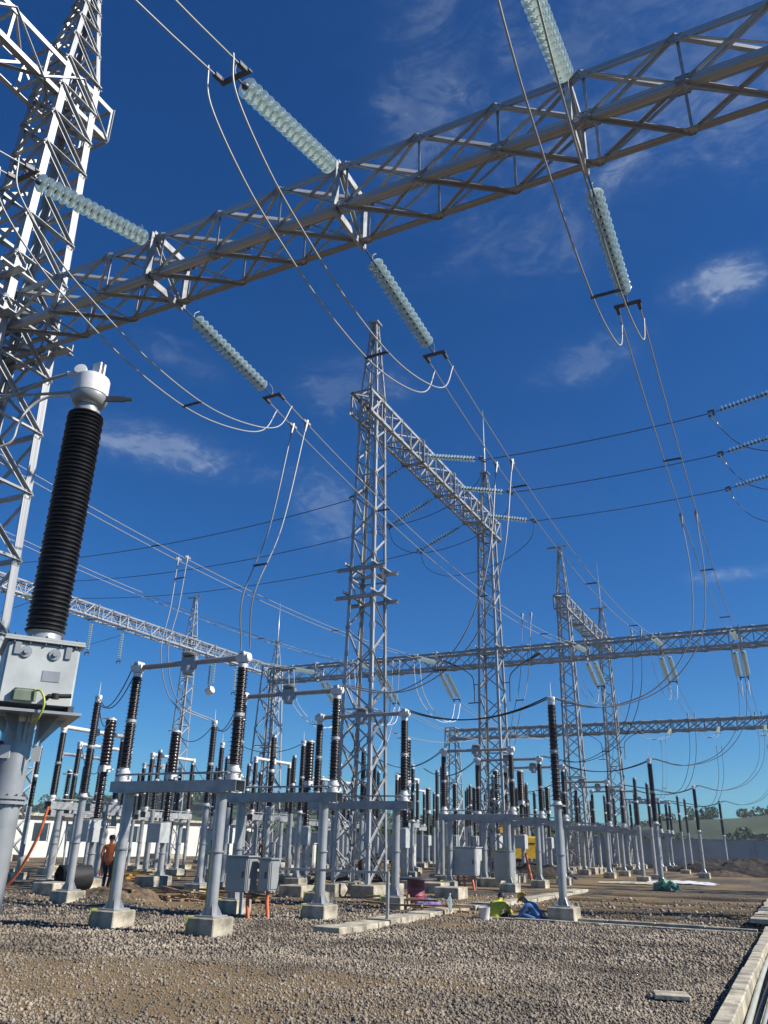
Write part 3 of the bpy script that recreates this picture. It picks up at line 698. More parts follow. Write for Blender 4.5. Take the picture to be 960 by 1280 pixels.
# line conductors leaving the high beam both ways
LY = [29.2, 33.0, 36.9]; LN = ['highest', 'middle', 'lowest']
for i, y in enumerate(LY):
    string('horizontal glass string on the right of the sloping high beam, %s of three' % LN[i], (XA + .55, y, 17.75), (XA + 3.3, y, 17.0), 15, False, 0)
    obj_ = thing('line_conductor', 'single line wire crossing the sky to the right, %s of three' % LN[i], 'conductor', (XA + 3.4, y, 16.98), 0, 'line wires to the right')
    obj('wire', MB().tube([p - Vector((XA + 3.4, y, 16.98)) for p in cat((XA + 3.4, y, 16.98), (-.75, y, 17.1), 0.12)], 0.019, 6), CABLE, obj_)
    string('glass string at the right edge of the sky, %s of three' % LN[i], (2.1, y, 17.6), (-.72, y, 17.1), 15, False, 0)
    d = thing('jumper_loop', 'single jumper wire hanging from the right-hand string, %s of three' % LN[i], 'conductor', (-.75, y, 17.08), 0, 'jumper loops')
    obj('wire', MB().tube([p - Vector((-.75, y, 17.08)) for p in spline([(-.75, y, 17.08), (-.6, y, 16.6), (.1, y + .1, 15.6), (1.2, y + .1, 15.1), (2.6, y, 15.0), (4.4, y, 16.2), (5.0, y, 17.0)], 6)], 0.016, 6), CABLE, d)
    obj('jumper_clamp', MB().tube([(0, 0, 0), (.07, 0, -.22), (.17, .0, -.5)], [.03, .05, .035], 6), ALUW, d)
    xl = XA - .5
    string('slack glass string on the left of the sloping high beam, %s of three' % LN[i], (xl, y, 17.4), (xl - 2.5, y, 16.3), 15, False, 0)
    d = thing('line_conductor', 'single line wire running left behind the capped tower, %s of three' % LN[i], 'conductor', (xl - 2.6, y, 16.25), 0, 'line wires to the left')
    obj('wire', MB().tube([p - Vector((xl - 2.6, y, 16.25)) for p in cat((xl - 2.6, y, 16.25), (-44.8, y, 16.9), 0.9)], 0.019, 6), CABLE, d)
    string('glass string where a line wire meets the left-hand high beam, %s of three' % LN[i], (XB + .5, y, 17.4), (-44.9, y, 16.9), 15, False, 0)
    d = thing('jumper_loop', 'dark jumper loop sagging under the sloping high beam, %s of three' % LN[i], 'conductor', (XA + 3.35, y, 16.95), 0, 'jumper loops')
    o0 = Vector((XA + 3.35, y, 16.95))
    obj('wire', MB().tube([p - o0 for p in spline([o0, (XA + 3.0, y, 15.9), (XA + 1.2, y, 14.9), (XA - 1.2, y, 14.6), (XA - 2.6, y, 15.2), (xl - 2.55, y, 16.2)], 6)], 0.016, 6), CABLE, d)
truss('lattice_beam', 'high beam just outside the right edge where the line wires end', 'lattice beam', (2.2, 24.2, ZU), 'Y', 16.0, 0.95, 1.05, .92, 'zig', joined=True)
for k, y in enumerate((25.2, 39.2)):
    tower('%s tower outside the right edge carrying the line-wire beam' % ('nearer', 'farther')[k], 2.65, y, joined=True)
# strings hanging from the left-hand high beam
for k, (y, dbl) in enumerate(((44.0, 0), (47.4, 0.0), (59.3, 0.5), (62.9, 0))):
    string('glass string hanging straight down from the left-hand beam, %s from the left' % ORD[k], (XB + .1, y, 17.3), (XB + .1, y, 14.7), 14, False, dbl, horn=False)
    if dbl: tag(obj('line_trap', MB().lathe([(.1, -.35), (.34, -.33), (.36, 0), (.34, .33), (.1, .35)], 14, Matrix.Rotation(R(70), 4, 'Y')), ALUW, None, (XB + .1, y, 14.35)), 'small drum hanging under the double string of the left-hand beam', 'line trap')
for y in (38, 48):
    d = thing('line_conductor', 'thin dark wire running left from the left-hand beam, %s of two' % ('nearer' if y == 38 else 'farther'), 'conductor', (XB, y, 17.2)); obj('wire', MB().tube([Vector((0, 0, 0)), Vector((-30, 6, -1.5)), Vector((-60, 12, -1))], 0.02, 5), CABLE, d)

# ------------------------------------------------------------------ post insulators and switchgear
def shed_profile(z0, z1, rc, rs, n, alt=0.8):
    p = []; d = (z1 - z0) / n
    for i in range(n):
        z = z0 + i * d; r = rs if i % 2 == 0 else rs * alt
        p += [(rc, z), (rc, z + d * .22), (r, z + d * .42), (r * .985, z + d * .56), (rc * 1.04, z + d * .86)]
    p.append((rc, z1)); return p
INSM = {}
def ins_part(T, z0, z1, rc, rs, n, x=0, y=0, m=None, seg=16, name='insulator', alt=.8):
    key = (round(z1 - z0, 3), rc, rs, n, (m or PORC).name)
    if key not in INSM:
        mb = MB().lathe(shed_profile(0, z1 - z0, rc, rs, n, alt), seg); me = mb.mesh('insulator'); me.materials.append(m or PORC); INSM[key] = me
    return obj(name, INSM[key], None, T, (x, y, z0))
def post(T, x, y, z0, z1, rc=0.098, rs=0.130, n=22, m=None):
    """two stacked porcelain units with cast flanges"""
    zm = (z0 + z1) / 2
    f = MB().lathe([(.12, z0), (.12, z0 + .04), (.095, z0 + .05), (.095, z0 + .10)], 14)
    obj('flange', f, ALUW, T, (x, y, 0))
    ins_part(T, z0 + .10, zm - .05, rc, rs, n, x, y, m)
    obj('flange', MB().lathe([(.095, zm - .05), (.095, zm - .03), (.118, zm - .025), (.118, zm + .025), (.095, zm + .03), (.095, zm + .05)], 14), FLANGE, T, (x, y, 0))
    ins_part(T, zm + .05, z1 - .1, rc * .94, rs * .94, n, x, y, m)
    obj('flange', MB().lathe([(.095, z1 - .1), (.10, z1 - .02), (.06, z1)], 14), ALUW, T, (x, y, 0))
def column(T, x, y, z1, r=0.17, strip=True, blk=0.32, gus=True, r1=None, foot=True):
    r1 = r1 or r; zb = 0.3
    c = MB().lathe([(r, zb + .03), (r, z1 * .56), (r + .028, z1 * .56 + .002), (r + .028, z1 * .56 + .03), (r * .98, z1 * .56 + .032), (r1, z1)], 20)
    co = obj('column', c, TUBE, T, (x, y, 0))
    pl = MB().box(-r - .11, r + .11, -r - .11, r + .11, zb + .003, zb + .03)
    if gus:
        for k in range(4):
            a = k * math.pi / 2 + math.pi / 4; M = Matrix.Rotation(a, 4, 'Z')
            v = [M @ Vector(p) for p in ((r - .01, -.008, zb + .03), (r + .10, -.008, zb + .03), (r - .01, -.008, zb + .22), (r - .01, .008, zb + .03), (r + .10, .008, zb + .03), (r - .01, .008, zb + .22))]
            pl.add(v, [(0, 1, 2), (5, 4, 3), (0, 3, 4, 1), (1, 4, 5, 2), (2, 5, 3, 0)])
    obj('base_plate', pl, TUBE, T, (x, y, 0))
    obj('foundation', MB().bbox(-blk, blk, -blk, blk, -.15, zb, 0.018), CONC, T, (x, y, 0))
    if strip:
        a = R(205); s = MB(); w = .022
        pts = [Vector((math.cos(a) * (r + .006), math.sin(a) * (r + .006), z)) for z in (zb + .02, z1 * .3, z1 * .62)]
        s.tube(pts, 0.02, 5); s.tube([pts[0], Vector((math.cos(a) * (blk + .01) , -blk - .01, zb + .012)), Vector((-.3, -blk - .012, -.02))], 0.014, 5)
        obj('earthing_strip', s, YGRN, T, (x, y, 0))
    return co
def make_disconnector(label):
    T = thing('disconnector', label, 'disconnector', (0, 0, 0), 0, 'disconnector poles in the front row')
    zc = 2.5
    for s in (-1, 1): column(T, s * 1.2, 0, zc, 0.108, True, 0.31)
    ch = MB().box(-1.62, 1.62, -.15, -.142, zc, zc + .21).box(-1.62, 1.62, -.1419, .1419, zc + .202, zc + .21).box(-1.62, 1.62, .142, .15, zc, zc + .21).box(-1.62, 1.62, -.1419, -.05, zc + .001, zc + .009)
    for s in (-1, 1): ch.box(s * 1.2 - .26, s * 1.2 + .26, -.21, .21, zc - .022, zc - .002)
    obj('cross_beam', ch, CHAN, T)
    for s in (-1, 1):
        b = MB().lathe([(.16, zc + .212), (.16, zc + .30), (.1, zc + .305), (.1, zc + .36), (.14, zc + .365), (.14, zc + .40)], 14); b.box(-.2, .2, -.03, .03, zc + .28, zc + .32)
        obj('bearing', b, ALUW, T, (s * 1.43, 0, 0))
        post(T, s * 1.43, 0, zc + .40, 5.02)
        hd = MB().bbox(-.09, .09, -.09, .09, 5.022, 5.20, .02).box(-.06, .06, -.1, .1, 5.203, 5.25)
        hd.lathe([(.075, -.16), (.09, -.15), (.09, .15), (.075, .16)], 10, Matrix.Translation((0, 0, 5.13)) @ Matrix.Rotation(R(90), 4, 'Y'))
        obj('terminal_head', hd, ALUW, T, (s * 1.43, 0, 0))
        arm = MB().tube([(s * 1.32, 0, 5.13), (s * .12, 0, 5.13)], [.062, .055], 10)
        obj('arm', arm, ALU, T)
    cb = MB().bbox(-.2, .2, -.05, .05, 4.99, 5.27, .02)
    cb.lathe([(.05, -.10), (.12, -.09), (.13, 0), (.12, .09), (.05, .1)], 12, Matrix.Translation((0, 0, 4.97)))
    cb.lathe([(.03, 0), (.17, .01), (.19, .05), (.1, .09)], 14, Matrix.Translation((0, 0, 5.27)))
    obj('contact_box', cb, ALU, T)
    rod = MB().tube([(-1.43, -.2, zc + .34), (1.43, -.2, zc + .34)], .022, 8)
    obj('drive_rod', rod, TUBE, T)
    obj('crank', MB().bar((-1.43, 0, zc + .34), (-1.43, -.22, zc + .34), .05, .02).bar((1.43, 0, zc + .34), (1.43, -.22, zc + .34), .05, .02), TUBE, T)
    return T
DY = [13.3, 17.35, 21.35, 31.3, 35.3, 39.3, 49.3, 53.6, 58.2, 68.5, 72.3, 76.3 - 1.9]
proto = make_disconnector('disconnector pole nearest the camera in the front row, its two columns in full view')
proto.location = (-11.35, DY[0], 0)
dl = ['disconnector pole just left of the capped tower, second from the camera', 'disconnector pole in front of the capped tower foot, third from the camera']
for i, y in enumerate(DY[1:], 1):
    lb = dl[i - 1] if i < 3 else '%s disconnector pole from the camera in the front row' % ORD[i]
    copy_tree(proto, None, lb, (-11.4, y, 0))

def make_support(label, h0=2.55, h1=5.2, r=0.10, cat_='post insulator', group='post insulators on single columns'):
    T = thing('post_insulator', label, cat_, (0, 0, 0), 0, group)
    column(T, 0, 0, h0, r, False, 0.32, True, r * .92)
    obj('top_plate', MB().box(-.17, .17, -.17, .17, h0 + .001, h0 + .03), TUBE, T)
    post(T, 0, 0, h0 + .031, h1 - .06)
    obj('clamp', MB().bbox(-.1, .1, -.05, .05, h1 - .058, h1 + .05, .012).tube([(0, 0, h1 + .05), (0, 0, h1 + .42)], [.014, .006], 6), ALUW, T)
    return T
AY = [20.75, 37.6, 54.9, 73.4]
AL = ['post insulator column standing in front at the right of the two crouching workers', 'post insulator column with green plastic round its footing', 'post insulator column near the dark soil heaps, third along the right', 'farthest post insulator column on the right, by the wall']
sup = make_support(AL[0]); sup.location = (-5.45, AY[0], 0)
for i, y in enumerate(AY[1:], 1): copy_tree(sup, None, AL[i], (-5.55 - .12 * i, y, 0))
# droppers from the busbar to the poles and posts
def dropper(label, pts, sep=0.3, r=0.017, sp=(.55,), ends=None, m=None):
    return bundle('dropper', label, 'conductor', spline(pts, 10), sep, r, sp, 'twin droppers', ends, m)
BAY = [0, 17.0, 34.6, 52.0]
BN = ['first bay', 'second bay', 'third bay', 'fourth bay']
for b, dy in enumerate(BAY):
    d = [DY[b * 3 + k] for k in range(3)]
    zt = 10.45 if b < 2 else 9.5
    dropper('twin dropper from the left busbar phase to a disconnector head, %s' % BN[b], [(-9.1, d[0] + .25, zt + .10), (-9.2, d[0] - .25, zt - 2.6), (-9.5, d[0] - .6, zt - 4.2), (-9.9, d[0], 5.3)], .34, .015, (.5,), (.38, .22))
    dropper('twin dropper curving from the middle busbar phase to a disconnector head, %s' % BN[b], [(-5.2, d[1] - .6, zt - .25), (-5.4, d[1] - 1.0, zt - 2.9), (-6.3, d[1] - .8, zt - 4.7), (-8.0, d[1] - .3, 4.95), (-9.9, d[1], 5.25)], .3, .015, (.6,), (.4, .2), CABLE if b else None)
    ay = AY[b]
    dropper('twin dropper curving from the right busbar phase to the post insulator, %s' % BN[b], [(-1.5, ay + .45, 9.9 if b < 2 else zt), (-1.5, ay + .7, 8.2), (-1.8, ay + .8, 6.6), (-2.8, ay + .6, 5.4), (-4.2, ay + .2, 4.95), (-5.5, ay, 5.25)], .24, .015, (), (.38, .10))
    bundle('dropper', 'cable sagging from the post insulator to a disconnector head, %s' % BN[b], 'conductor', cat((-5.5, ay, 5.25), (-9.9, d[2], 5.22), 0.42), .12, .018, (), 'twin droppers', None, CABLE)

# ------------------------------------------------------------------ the current transformer close to the camera, left
def make_ct():
    ox, oy = -6.56, 5.46
    T = thing('current_transformer', 'tall current transformer with ribbed black column and grey steel box, close at the left', 'current transformer', (ox, oy, 0), R(-35))
    zb = 2.74; zt = 3.36
    c = MB().lathe([(.145, .062), (.145, 1.9), (.178, 1.902), (.178, 1.93), (.147, 1.932), (.147, 1.944), (.178, 1.946), (.178, 1.972), (.145, 1.974), (.142, zb - .1)], 28)
    obj('column', c, TUBE, T, (-.04, -.07, 0))
    bo = MB()
    for k in range(12):
        a = k * math.pi / 6; bo.lathe([(.010, 1.885), (.010, 1.99)], 6, Matrix.Translation((math.cos(a) * .163, math.sin(a) * .163, 0)))
    obj('bolt_ring', bo, DARKM, T, (-.04, -.07, 0))
    obj('foundation', MB().bbox(-.3, .3, -.3, .3, -.2, .06, .02), CONC, T)
    fl = MB().box(-.62, .40, -.42, .42, zb - .045, zb - .02)
    for a in range(8):
        M = Matrix.Rotation(a * math.pi / 4, 4, 'Z')
        v = [M @ Vector(p) for p in ((.135, -.005, zb - .05), (.135, -.005, zb - .30), (.34, -.005, zb - .05), (.135, .005, zb - .05), (.135, .005, zb - .30), (.34, .005, zb - .05))]
        fl.add(v, [(0, 1, 2), (5, 4, 3), (0, 3, 4, 1), (1, 4, 5, 2), (2, 5, 3, 0)])
    obj('support_plate', fl, TUBE, T)
    for y0 in (-.35, .30): obj('base_channel', MB().box(-.58, .34, y0, y0 + .05, zb - .018, zb + .045), DARKM, T)
    obj('steel_box', MB().bbox(-.55, .30, -.33, .33, zb + .046, zt, .02), PAINTG, T)
    lid = MB().box(-.585, .335, -.365, .365, zt + .002, zt + .024).box(-.58, .33, -.36, .36, zt + .027, zt + .046)
    obj('lid', lid, PAINTG, T)
    lb = MB()
    for k in range(5): lb.lathe([(.012, zt - .025), (.012, zt + .065)], 6, Matrix.Translation((.318, -.28 + k * .14, 0)))
    for k in range(7): lb.lathe([(.012, zt - .025), (.012, zt + .065)], 6, Matrix.Translation((-.52 + k * .13, -.322, 0)))
    obj('lid_bolts', lb, DARKM, T)
    for yy in (-.16, .10):
        lg = MB(); M = Matrix.Translation((.302, yy, zt - .10)) @ Matrix.Rotation(R(90), 4, 'Y')
        lg.lathe([(.055, 0), (.055, .015)], 14, M); lg.lathe([(.026, .0151), (.022, .035)], 10, M); obj('sight_plug', lg, CABG, T)
    for yy in (-.24, .22): obj('lifting_lug', MB().bbox(.3015, .318, yy - .03, yy + .03, zt - .13, zt - .005, .006), CABG, T)
    obj('nameplate', MB().box(.3015, .305, .02, .18, zb + .26, zb + .36), ALU, T)
    obj('terminal_cover', MB().bbox(.3015, .37, -.22, .0, zb + .06, zb + .17, .025), GREENC, T)
    obj('drain_valve', MB().tube([(.30, .10, zb + .11), (.40, .10, zb + .11), (.40, .30, zb + .13)], .022, 8).lathe([(.036, 0), (.036, .05)], 10, Matrix.Translation((.40, .16, zb + .09))), BLACK, T)
    obj('earth_lead', MB().tube(spline([(.35, -.06, zb + .14), (.42, .02, zb + .15), (.45, .07, zb + .04), (.42, .05, zb - .08), (.33, .0, zb - .16)], 6), .010, 6), YGRN, T)
    obj('neck', MB().lathe([(.24, zt + .048), (.24, zt + .075), (.17, zt + .085), (.16, zt + .15), (.185, zt + .16)], 24), CABG, T)
    z0, z1 = zt + .16, 6.04
    ins_part(T, z0, z1, .166, .198, 54, 0, 0, PORB, 28, alt=.965)
    obj('neck_flange', MB().lathe([(.15, z1), (.15, z1 + .04), (.115, z1 + .05), (.115, z1 + .10)], 20), CABG, T)
    zz = z1 + .10
    obj('bowl', MB().lathe([(.11, zz), (.17, zz + .03), (.20, zz + .09), (.20, zz + .13), (.19, zz + .14)], 28), CABG, T)
    obj('head', MB().lathe([(.18, zz + .141), (.196, zz + .15), (.196, zz + .35), (.188, zz + .37), (.14, zz + .40), (.03, zz + .41)], 28), ALUW, T)
    M = Matrix.Rotation(R(35), 4, 'Z')
    for y0, y1 in ((-.03, -.008), (.03, .052)): obj('top_terminal', MB().box(.0, .12, y0, y1, zz + .40, zz + .56, M), ALUW, T)
    P = Matrix.Rotation(R(61.8), 4, 'Z')
    obj('terminal_plate', MB().box(.195, .42, -.03, -.005, zz + .07, zz + .135, P).box(.421, .50, -.03, -.005, zz + .085, zz + .12, P), DARKM, T)
    obj('terminal_clamp', MB().tube([P @ Vector(p) for p in ((-.30, 0, zz + .44), (-.05, 0, zz + .43))], .028, 8).lathe([(.03, -.03), (.07, -.025), (.07, .025), (.03, .03)], 12, P @ Matrix.Translation((-.14, -.04, zz + .47)) @ Matrix.Rotation(R(75), 4, 'X')), ALUW, T)
    obj('junction_box', MB().bbox(-.33, -.15, -.16, .02, 2.12, 2.46, .02, P), REDP, T)
    obj('tag_plate', MB().box(-.15, -.05, -.155, -.147, 2.30, 2.42, P), WHITEP, T)
    obj('tag_plate', MB().box(.13, .21, -.09, -.082, 2.28, 2.42, P), WHITEP, T)
    for dx, rr in ((-.24, .02), (-.19, .017)): obj('conduit', MB().tube([P @ Vector(p) for p in ((dx, -.07, 2.12), (dx - .01, -.08, 1.4), (dx, -.08, .05))], rr, 8), YELL, T)
    return T, (ox, oy, zz)
CT, (ctx, cty, ctz) = make_ct()
def cable(label, pts, r, m, n=10, name='cable', cat_='cable', group=None):
    o0 = Vector(pts[0]); o = obj(name, MB().tube([p - o0 for p in spline(pts, n)], r, 8), m, None, o0)
    return tag(o, label, cat_, group)
cable('thick grey cable rising from the left to the ring clamp on the transformer head', [(ctx - .26, cty - .13, ctz + .44), (ctx - .5, cty - .22, ctz + .36), (ctx - .9, cty - .3, ctz + .22), (ctx - 1.5, cty - .4, ctz + .2), (ctx - 2.8, cty - .6, ctz + .55)], .02, WIRE)
cable('lower grey cable leaving the side of the transformer head to the left', [(ctx - .19, cty - .09, ctz + .20), (ctx - .55, cty - .2, ctz + .2), (ctx - 1.0, cty - .3, ctz + .24), (ctx - 1.7, cty - .4, ctz + .36), (ctx - 2.8, cty - .5, ctz + .7)], .018, WIRE)
cable('bent bright tube dropping from the transformer head', [(ctx - .18, cty - .08, ctz + .15), (ctx - .42, cty - .2, ctz + .13), (ctx - .60, cty - .29, ctz - .02), (ctx - .66, cty - .33, ctz - .25), (ctx - .70, cty - .35, ctz - .46), (ctx - .95, cty - .45, ctz - .58), (ctx - 1.5, cty - .6, ctz - .75)], .016, ALUW)

# ------------------------------------------------------------------ equipment rows at the left
sup2 = make_support('post insulator on a slender column just right of the current transformer', 2.6, 5.35, .105, group='post insulators of the left row'); sup2.location = (-17.7, 17.0, 0)
SL = [(-17.7, 22.4, 'post insulator column behind the left half of the nearest disconnector'), (-17.8, 28.4, 'post insulator column between the nearest disconnector and the capped tower'),
      (-21.6, 28.0, 'post insulator column beyond the yellow timber, half hidden by another'), (-17.9, 35.0, 'sixth slender post insulator column, in the second bay at the left'),
      (-17.9, 39.4, 'seventh slender post insulator column, in the second bay at the left'), (-17.9, 44.0, 'eighth slender post insulator column, near the middle beam at the left'),
      (-17.9, 52.5, 'ninth slender post insulator column, beyond the middle beam at the left'), (-17.9, 57.0, 'tenth slender post insulator column, beyond the middle beam at the left'), (-17.9, 61.5, 'last slender post insulator column of the left row')]
for x, y, lb in SL: copy_tree(sup2, None, lb, (x, y, 0))
def make_breaker(label):
    T = thing('circuit_breaker', label, 'circuit breaker', (0, 0, 0), 0, 'circuit breakers with fat black chambers')
    column(T, 0, 0, 1.9, .12, False, .34, True)
    obj('mechanism_box', MB().bbox(-.3, .3, -.28, .28, 1.45, 2.15, .02), PAINTG, T, (.0, -.32, 0))
    obj('frame_head', MB().lathe([(.22, 1.9), (.22, 1.95), (.16, 1.96), (.16, 2.12), (.2, 2.13), (.2, 2.2)], 16), CABG, T)
    ins_part(T, 2.2, 3.75, .11, .165, 20)
    obj('middle_housing', MB().bbox(-.17, .17, -.17, .17, 3.75, 3.98, .03).box(.17, .42, -.05, .05, 3.82, 3.85), ALUW, T)
    ins_part(T, 3.98, 5.55, .18, .215, 26, name='chamber')
    obj('top_cap', MB().lathe([(.19, 5.55), (.19, 5.6), (.1, 5.62)], 16).box(-.42, .1, -.05, .05, 5.622, 5.645), ALUW, T)
    return T
br = make_breaker('fat black circuit breaker behind the post insulator nearest the current transformer'); br.location = (-22.1, 22.0, 0)
for x, y, lb in [(-22.1, 25.6, 'fat black circuit breaker left of the white-armed disconnector with the bright beam'), (-22.1, 29.6, 'fat black circuit breaker behind the timber stack'),
                 (-22.1, 38.8, 'fat black circuit breaker of the second bay, nearest'), (-22.1, 42.8, 'fat black circuit breaker of the second bay, middle'), (-22.1, 46.8, 'fat black circuit breaker of the second bay, farthest'),
                 (-22.1, 56, 'distant fat black circuit breaker beyond the middle beam, nearest'), (-22.1, 60, 'distant fat black circuit breaker beyond the middle beam, farthest'),
                 (-14.2, 30.6, 'fat black breaker chamber just right of the capped tower foot'), (-14.3, 46.5, 'fat black breaker chamber between the two near towers')]:
    copy_tree(br, None, lb, (x, y, 0))
def make_side_disc(label):
    T = thing('disconnector', label, 'disconnector', (0, 0, 0), 0, 'bright-armed disconnectors at the left')
    zc = 2.45
    for s in (-1, 1): column(T, 0, s * 1.05, zc, .105, False, .34, False)
    obj('cross_beam', MB().box(.142, .15, -1.6, 1.6, zc, zc + .24).box(-.1419, .1419, -1.6, 1.6, zc + .232, zc + .24).box(-.15, -.142, -1.6, 1.6, zc, zc + .24), GALV, T)
    for s in (-1, 1):
        obj('bearing', MB().lathe([(.14, zc + .241), (.14, zc + .28), (.09, zc + .285), (.11, zc + .36)], 12), ALUW, T, (0, s * 1.45, 0))
        post(T, 0, s * 1.45, zc + .361, 5.05)
        obj('terminal_head', MB().bbox(-.09, .09, -.09, .09, 5.051, 5.24, .02), ALUW, T, (0, s * 1.45, 0))
        obj('arm', MB().tube([(0, s * 1.36, 5.15), (0, s * .08, 5.15)], [.075, .07], 8), ALUW, T)
    obj('contact_box', MB().bbox(-.08, .08, -.16, .16, 5.03, 5.27, .02), ALUW, T)
    obj('drive_rod', MB().tube([(.2, -1.5, zc + .32), (.2, 1.5, zc + .32)], .02, 6), TUBE, T)
    return T
sdn = make_side_disc('bright-armed disconnector seen end-on right beside the current transformer column'); sdn.location = (-22.7, 21.9, 0)
for x, y, lb in [(-26.4, 30.6, 'bright-armed disconnector behind the nearest disconnector pole'), (-22.6, 33.4, 'bright-armed disconnector just left of the capped tower'), (-26.4, 26.2, 'bright-armed disconnector partly hidden at the far left, first'),
                 (-30.5, 29.0, 'bright-armed disconnector partly hidden at the far left, second'), (-30.5, 34.6, 'bright-armed disconnector at the far left in front of the white building, nearer'), (-26.4, 44.0, 'bright-armed disconnector in the second bay at the left, nearer'), (-26.4, 49.0, 'bright-armed disconnector in the second bay at the left, farther'),
                 (-30.5, 41, 'bright-armed disconnector at the far left in front of the white building, farther')]:
    copy_tree(sdn, None, lb, (x, y, 0))
def make_arrester(label):
    T = thing('surge_arrester', label, 'surge arrester', (0, 0, 0), 0, 'surge arresters at the left')
    for s in (-1, 1):
        obj('frame_leg', MB().bar((s * .3, -.3, .25), (s * .2, -.2, 2.3), .07, .07).bar((s * .3, .3, .25), (s * .2, .2, 2.3), .07, .07), GALV, T)
    obj('frame_brace', MB().bar((-.3, -.31, .4), (.22, -.22, 2.1), .05, .02).bar((.3, -.335, .4), (-.22, -.245, 2.1), .05, .02).bar((.315, -.3, .5), (.23, .2, 2.1), .05, .02), GALV, T)
    obj('top_plate', MB().box(-.3, .3, -.3, .3, 2.301, 2.33), GALV, T); obj('foundation', MB().bbox(-.45, .45, -.45, .45, -.2, .25, .02), CONC, T)
    ins_part(T, 2.331, 3.5, .09, .15, 16); obj('flange', MB().lathe([(.11, 3.5), (.13, 3.53), (.11, 3.57)], 12), ALUW, T); ins_part(T, 3.57, 4.7, .09, .15, 16)
    obj('grading_ring', MB().tube([(.3 * math.cos(a * math.pi / 10), .3 * math.sin(a * math.pi / 10), 4.55) for a in range(21)], .025, 6).bar((-.3, 0, 4.56), (0, 0, 4.73), .03, .02).bar((.3, 0, 4.56), (0, 0, 4.73), .03, .02), ALUW, T)
    obj('flange', MB().lathe([(.1, 4.7), (.1, 4.74), (.03, 4.78)], 12), ALUW, T)
    return T
ar = make_arrester('surge arrester on a braced frame in the left background, first'); ar.location = (-33.5, 31, 0)
for k, (x, y) in enumerate([(-33.5, 35.2), (-33.5, 39.4), (-33.5, 48), (-33.5, 52.2), (-33.5, 56.4), (-38, 44), (-38, 48.2), (-38, 52.4), (-38, 62)]):
    copy_tree(ar, None, 'surge arrester on a braced frame in the left background, %s' % ORD[k + 1], (x, y, 0))
# further slim rows that fill the yard in depth
def make_slim(label):
    T = thing('post_insulator', label, 'post insulator', (0, 0, 0), 0, 'slim post insulators deep in the yard')
    obj('column', MB().lathe([(.10, .25), (.095, 2.7)], 14), TUBE, T); obj('foundation', MB().bbox(-.32, .32, -.32, .32, -.1, .25, .02), CONC, T)
    ins_part(T, 2.72, 3.85, .088, .12, 18, m=PORB, seg=12); obj('flange', MB().lathe([(.1, 3.85), (.11, 3.9), (.1, 3.95)], 12), ALUW, T); ins_part(T, 3.95, 5.05, .082, .112, 18, m=PORB, seg=12)
    obj('clamp', MB().bbox(-.08, .08, -.05, .05, 5.05, 5.15, .01), ALUW, T); return T
slim = None
rows = [(-15.6, (29.5, 33.6, 37.8, 47.2, 51.4, 55.8, 66, 70), 'just left of the front disconnector row'), (-20.0, (31.2, 35.4, 39.6, 49, 53, 57, 67), 'behind the second row'),
        (-24.6, (19.0, 27.6, 34.2, 40.0, 47, 52, 58, 66), 'at the middle of the left field'), (-28.4, (24.5, 32.5, 37.0, 44.5, 51, 56, 62), 'far in the left field'), (-7.9, (46.5, 50.5, 63.5, 67.5), 'right of the front disconnector row'),
        (-36.5, (36, 41, 58, 66), 'near the white building'), (-18.9, (25.2, 33.0, 46.5, 50.5, 54.5, 59.5), 'between the second and third rows'), (-23.4, (30.8, 37.6, 43.0, 49.5, 63.5), 'beside the breakers'), (-31.6, (26.5, 38.5, 46.5, 57.5, 64), 'in the far left corner of the field'), (-12.9, (45.5, 62.5, 66), 'under the middle beam'), (-16.7, (24.6, 31.6, 35.7, 39.8, 49.2, 53.4, 57.5, 63), 'between front and left rows'),
        (-21.2, (33.0, 37.2, 41.2, 51.8, 55.8, 59.8), 'just behind the fat breakers'), (-27.2, (22.6, 35.0, 39.0, 47.6, 53.2, 59.0), 'among the bright-armed disconnectors'), (-14.9, (43.4, 49.6, 58.0, 61.8, 73), 'inside the line of towers'), (-34.8, (33.2, 37.5, 45.5, 50, 54.2), 'beside the arresters')]
for x, ys_, w in rows:
    for k, y in enumerate(ys_):
        lb = 'slim dark post insulator %s, %s from the front' % (w, ORD[k])
        if slim is None: slim = make_slim(lb); slim.location = (x, y, 0)
        else: copy_tree(slim, None, lb, (x, y, 0))
for k, (x, y) in enumerate([(-15.6, 46.0), (-16.6, 60.5), (-20.3, 64.5), (-28.6, 48.2), (-33.9, 43.6), (-26.2, 60.6), (-18.6, 30.2)]):
    copy_tree(br, None, 'fat black circuit breaker deep in the yard, %s listed from the right' % ORD[k] if False else ['fat black circuit breaker behind the gap between the two near towers', 'fat black circuit breaker near the rightmost towers', 'fat black circuit breaker by the short beam tower, farther side', 'fat black circuit breaker in the left field, nearer', 'fat black circuit breaker before the white building', 'fat black circuit breaker at the far left end of the middle beam', 'fat black circuit breaker close behind the capped tower on its left'][k], (x, y, 0))
for k, (x, y) in enumerate([(-20.6, 44.6), (-24.9, 55.4), (-30.6, 52.8), (-34.6, 61.0)]):
    copy_tree(sdn, None, ['bright-armed disconnector under the middle beam', 'bright-armed disconnector beyond the middle beam, nearer', 'bright-armed disconnector beyond the middle beam, farther', 'bright-armed disconnector deepest in the left field'][k], (x, y, 0))
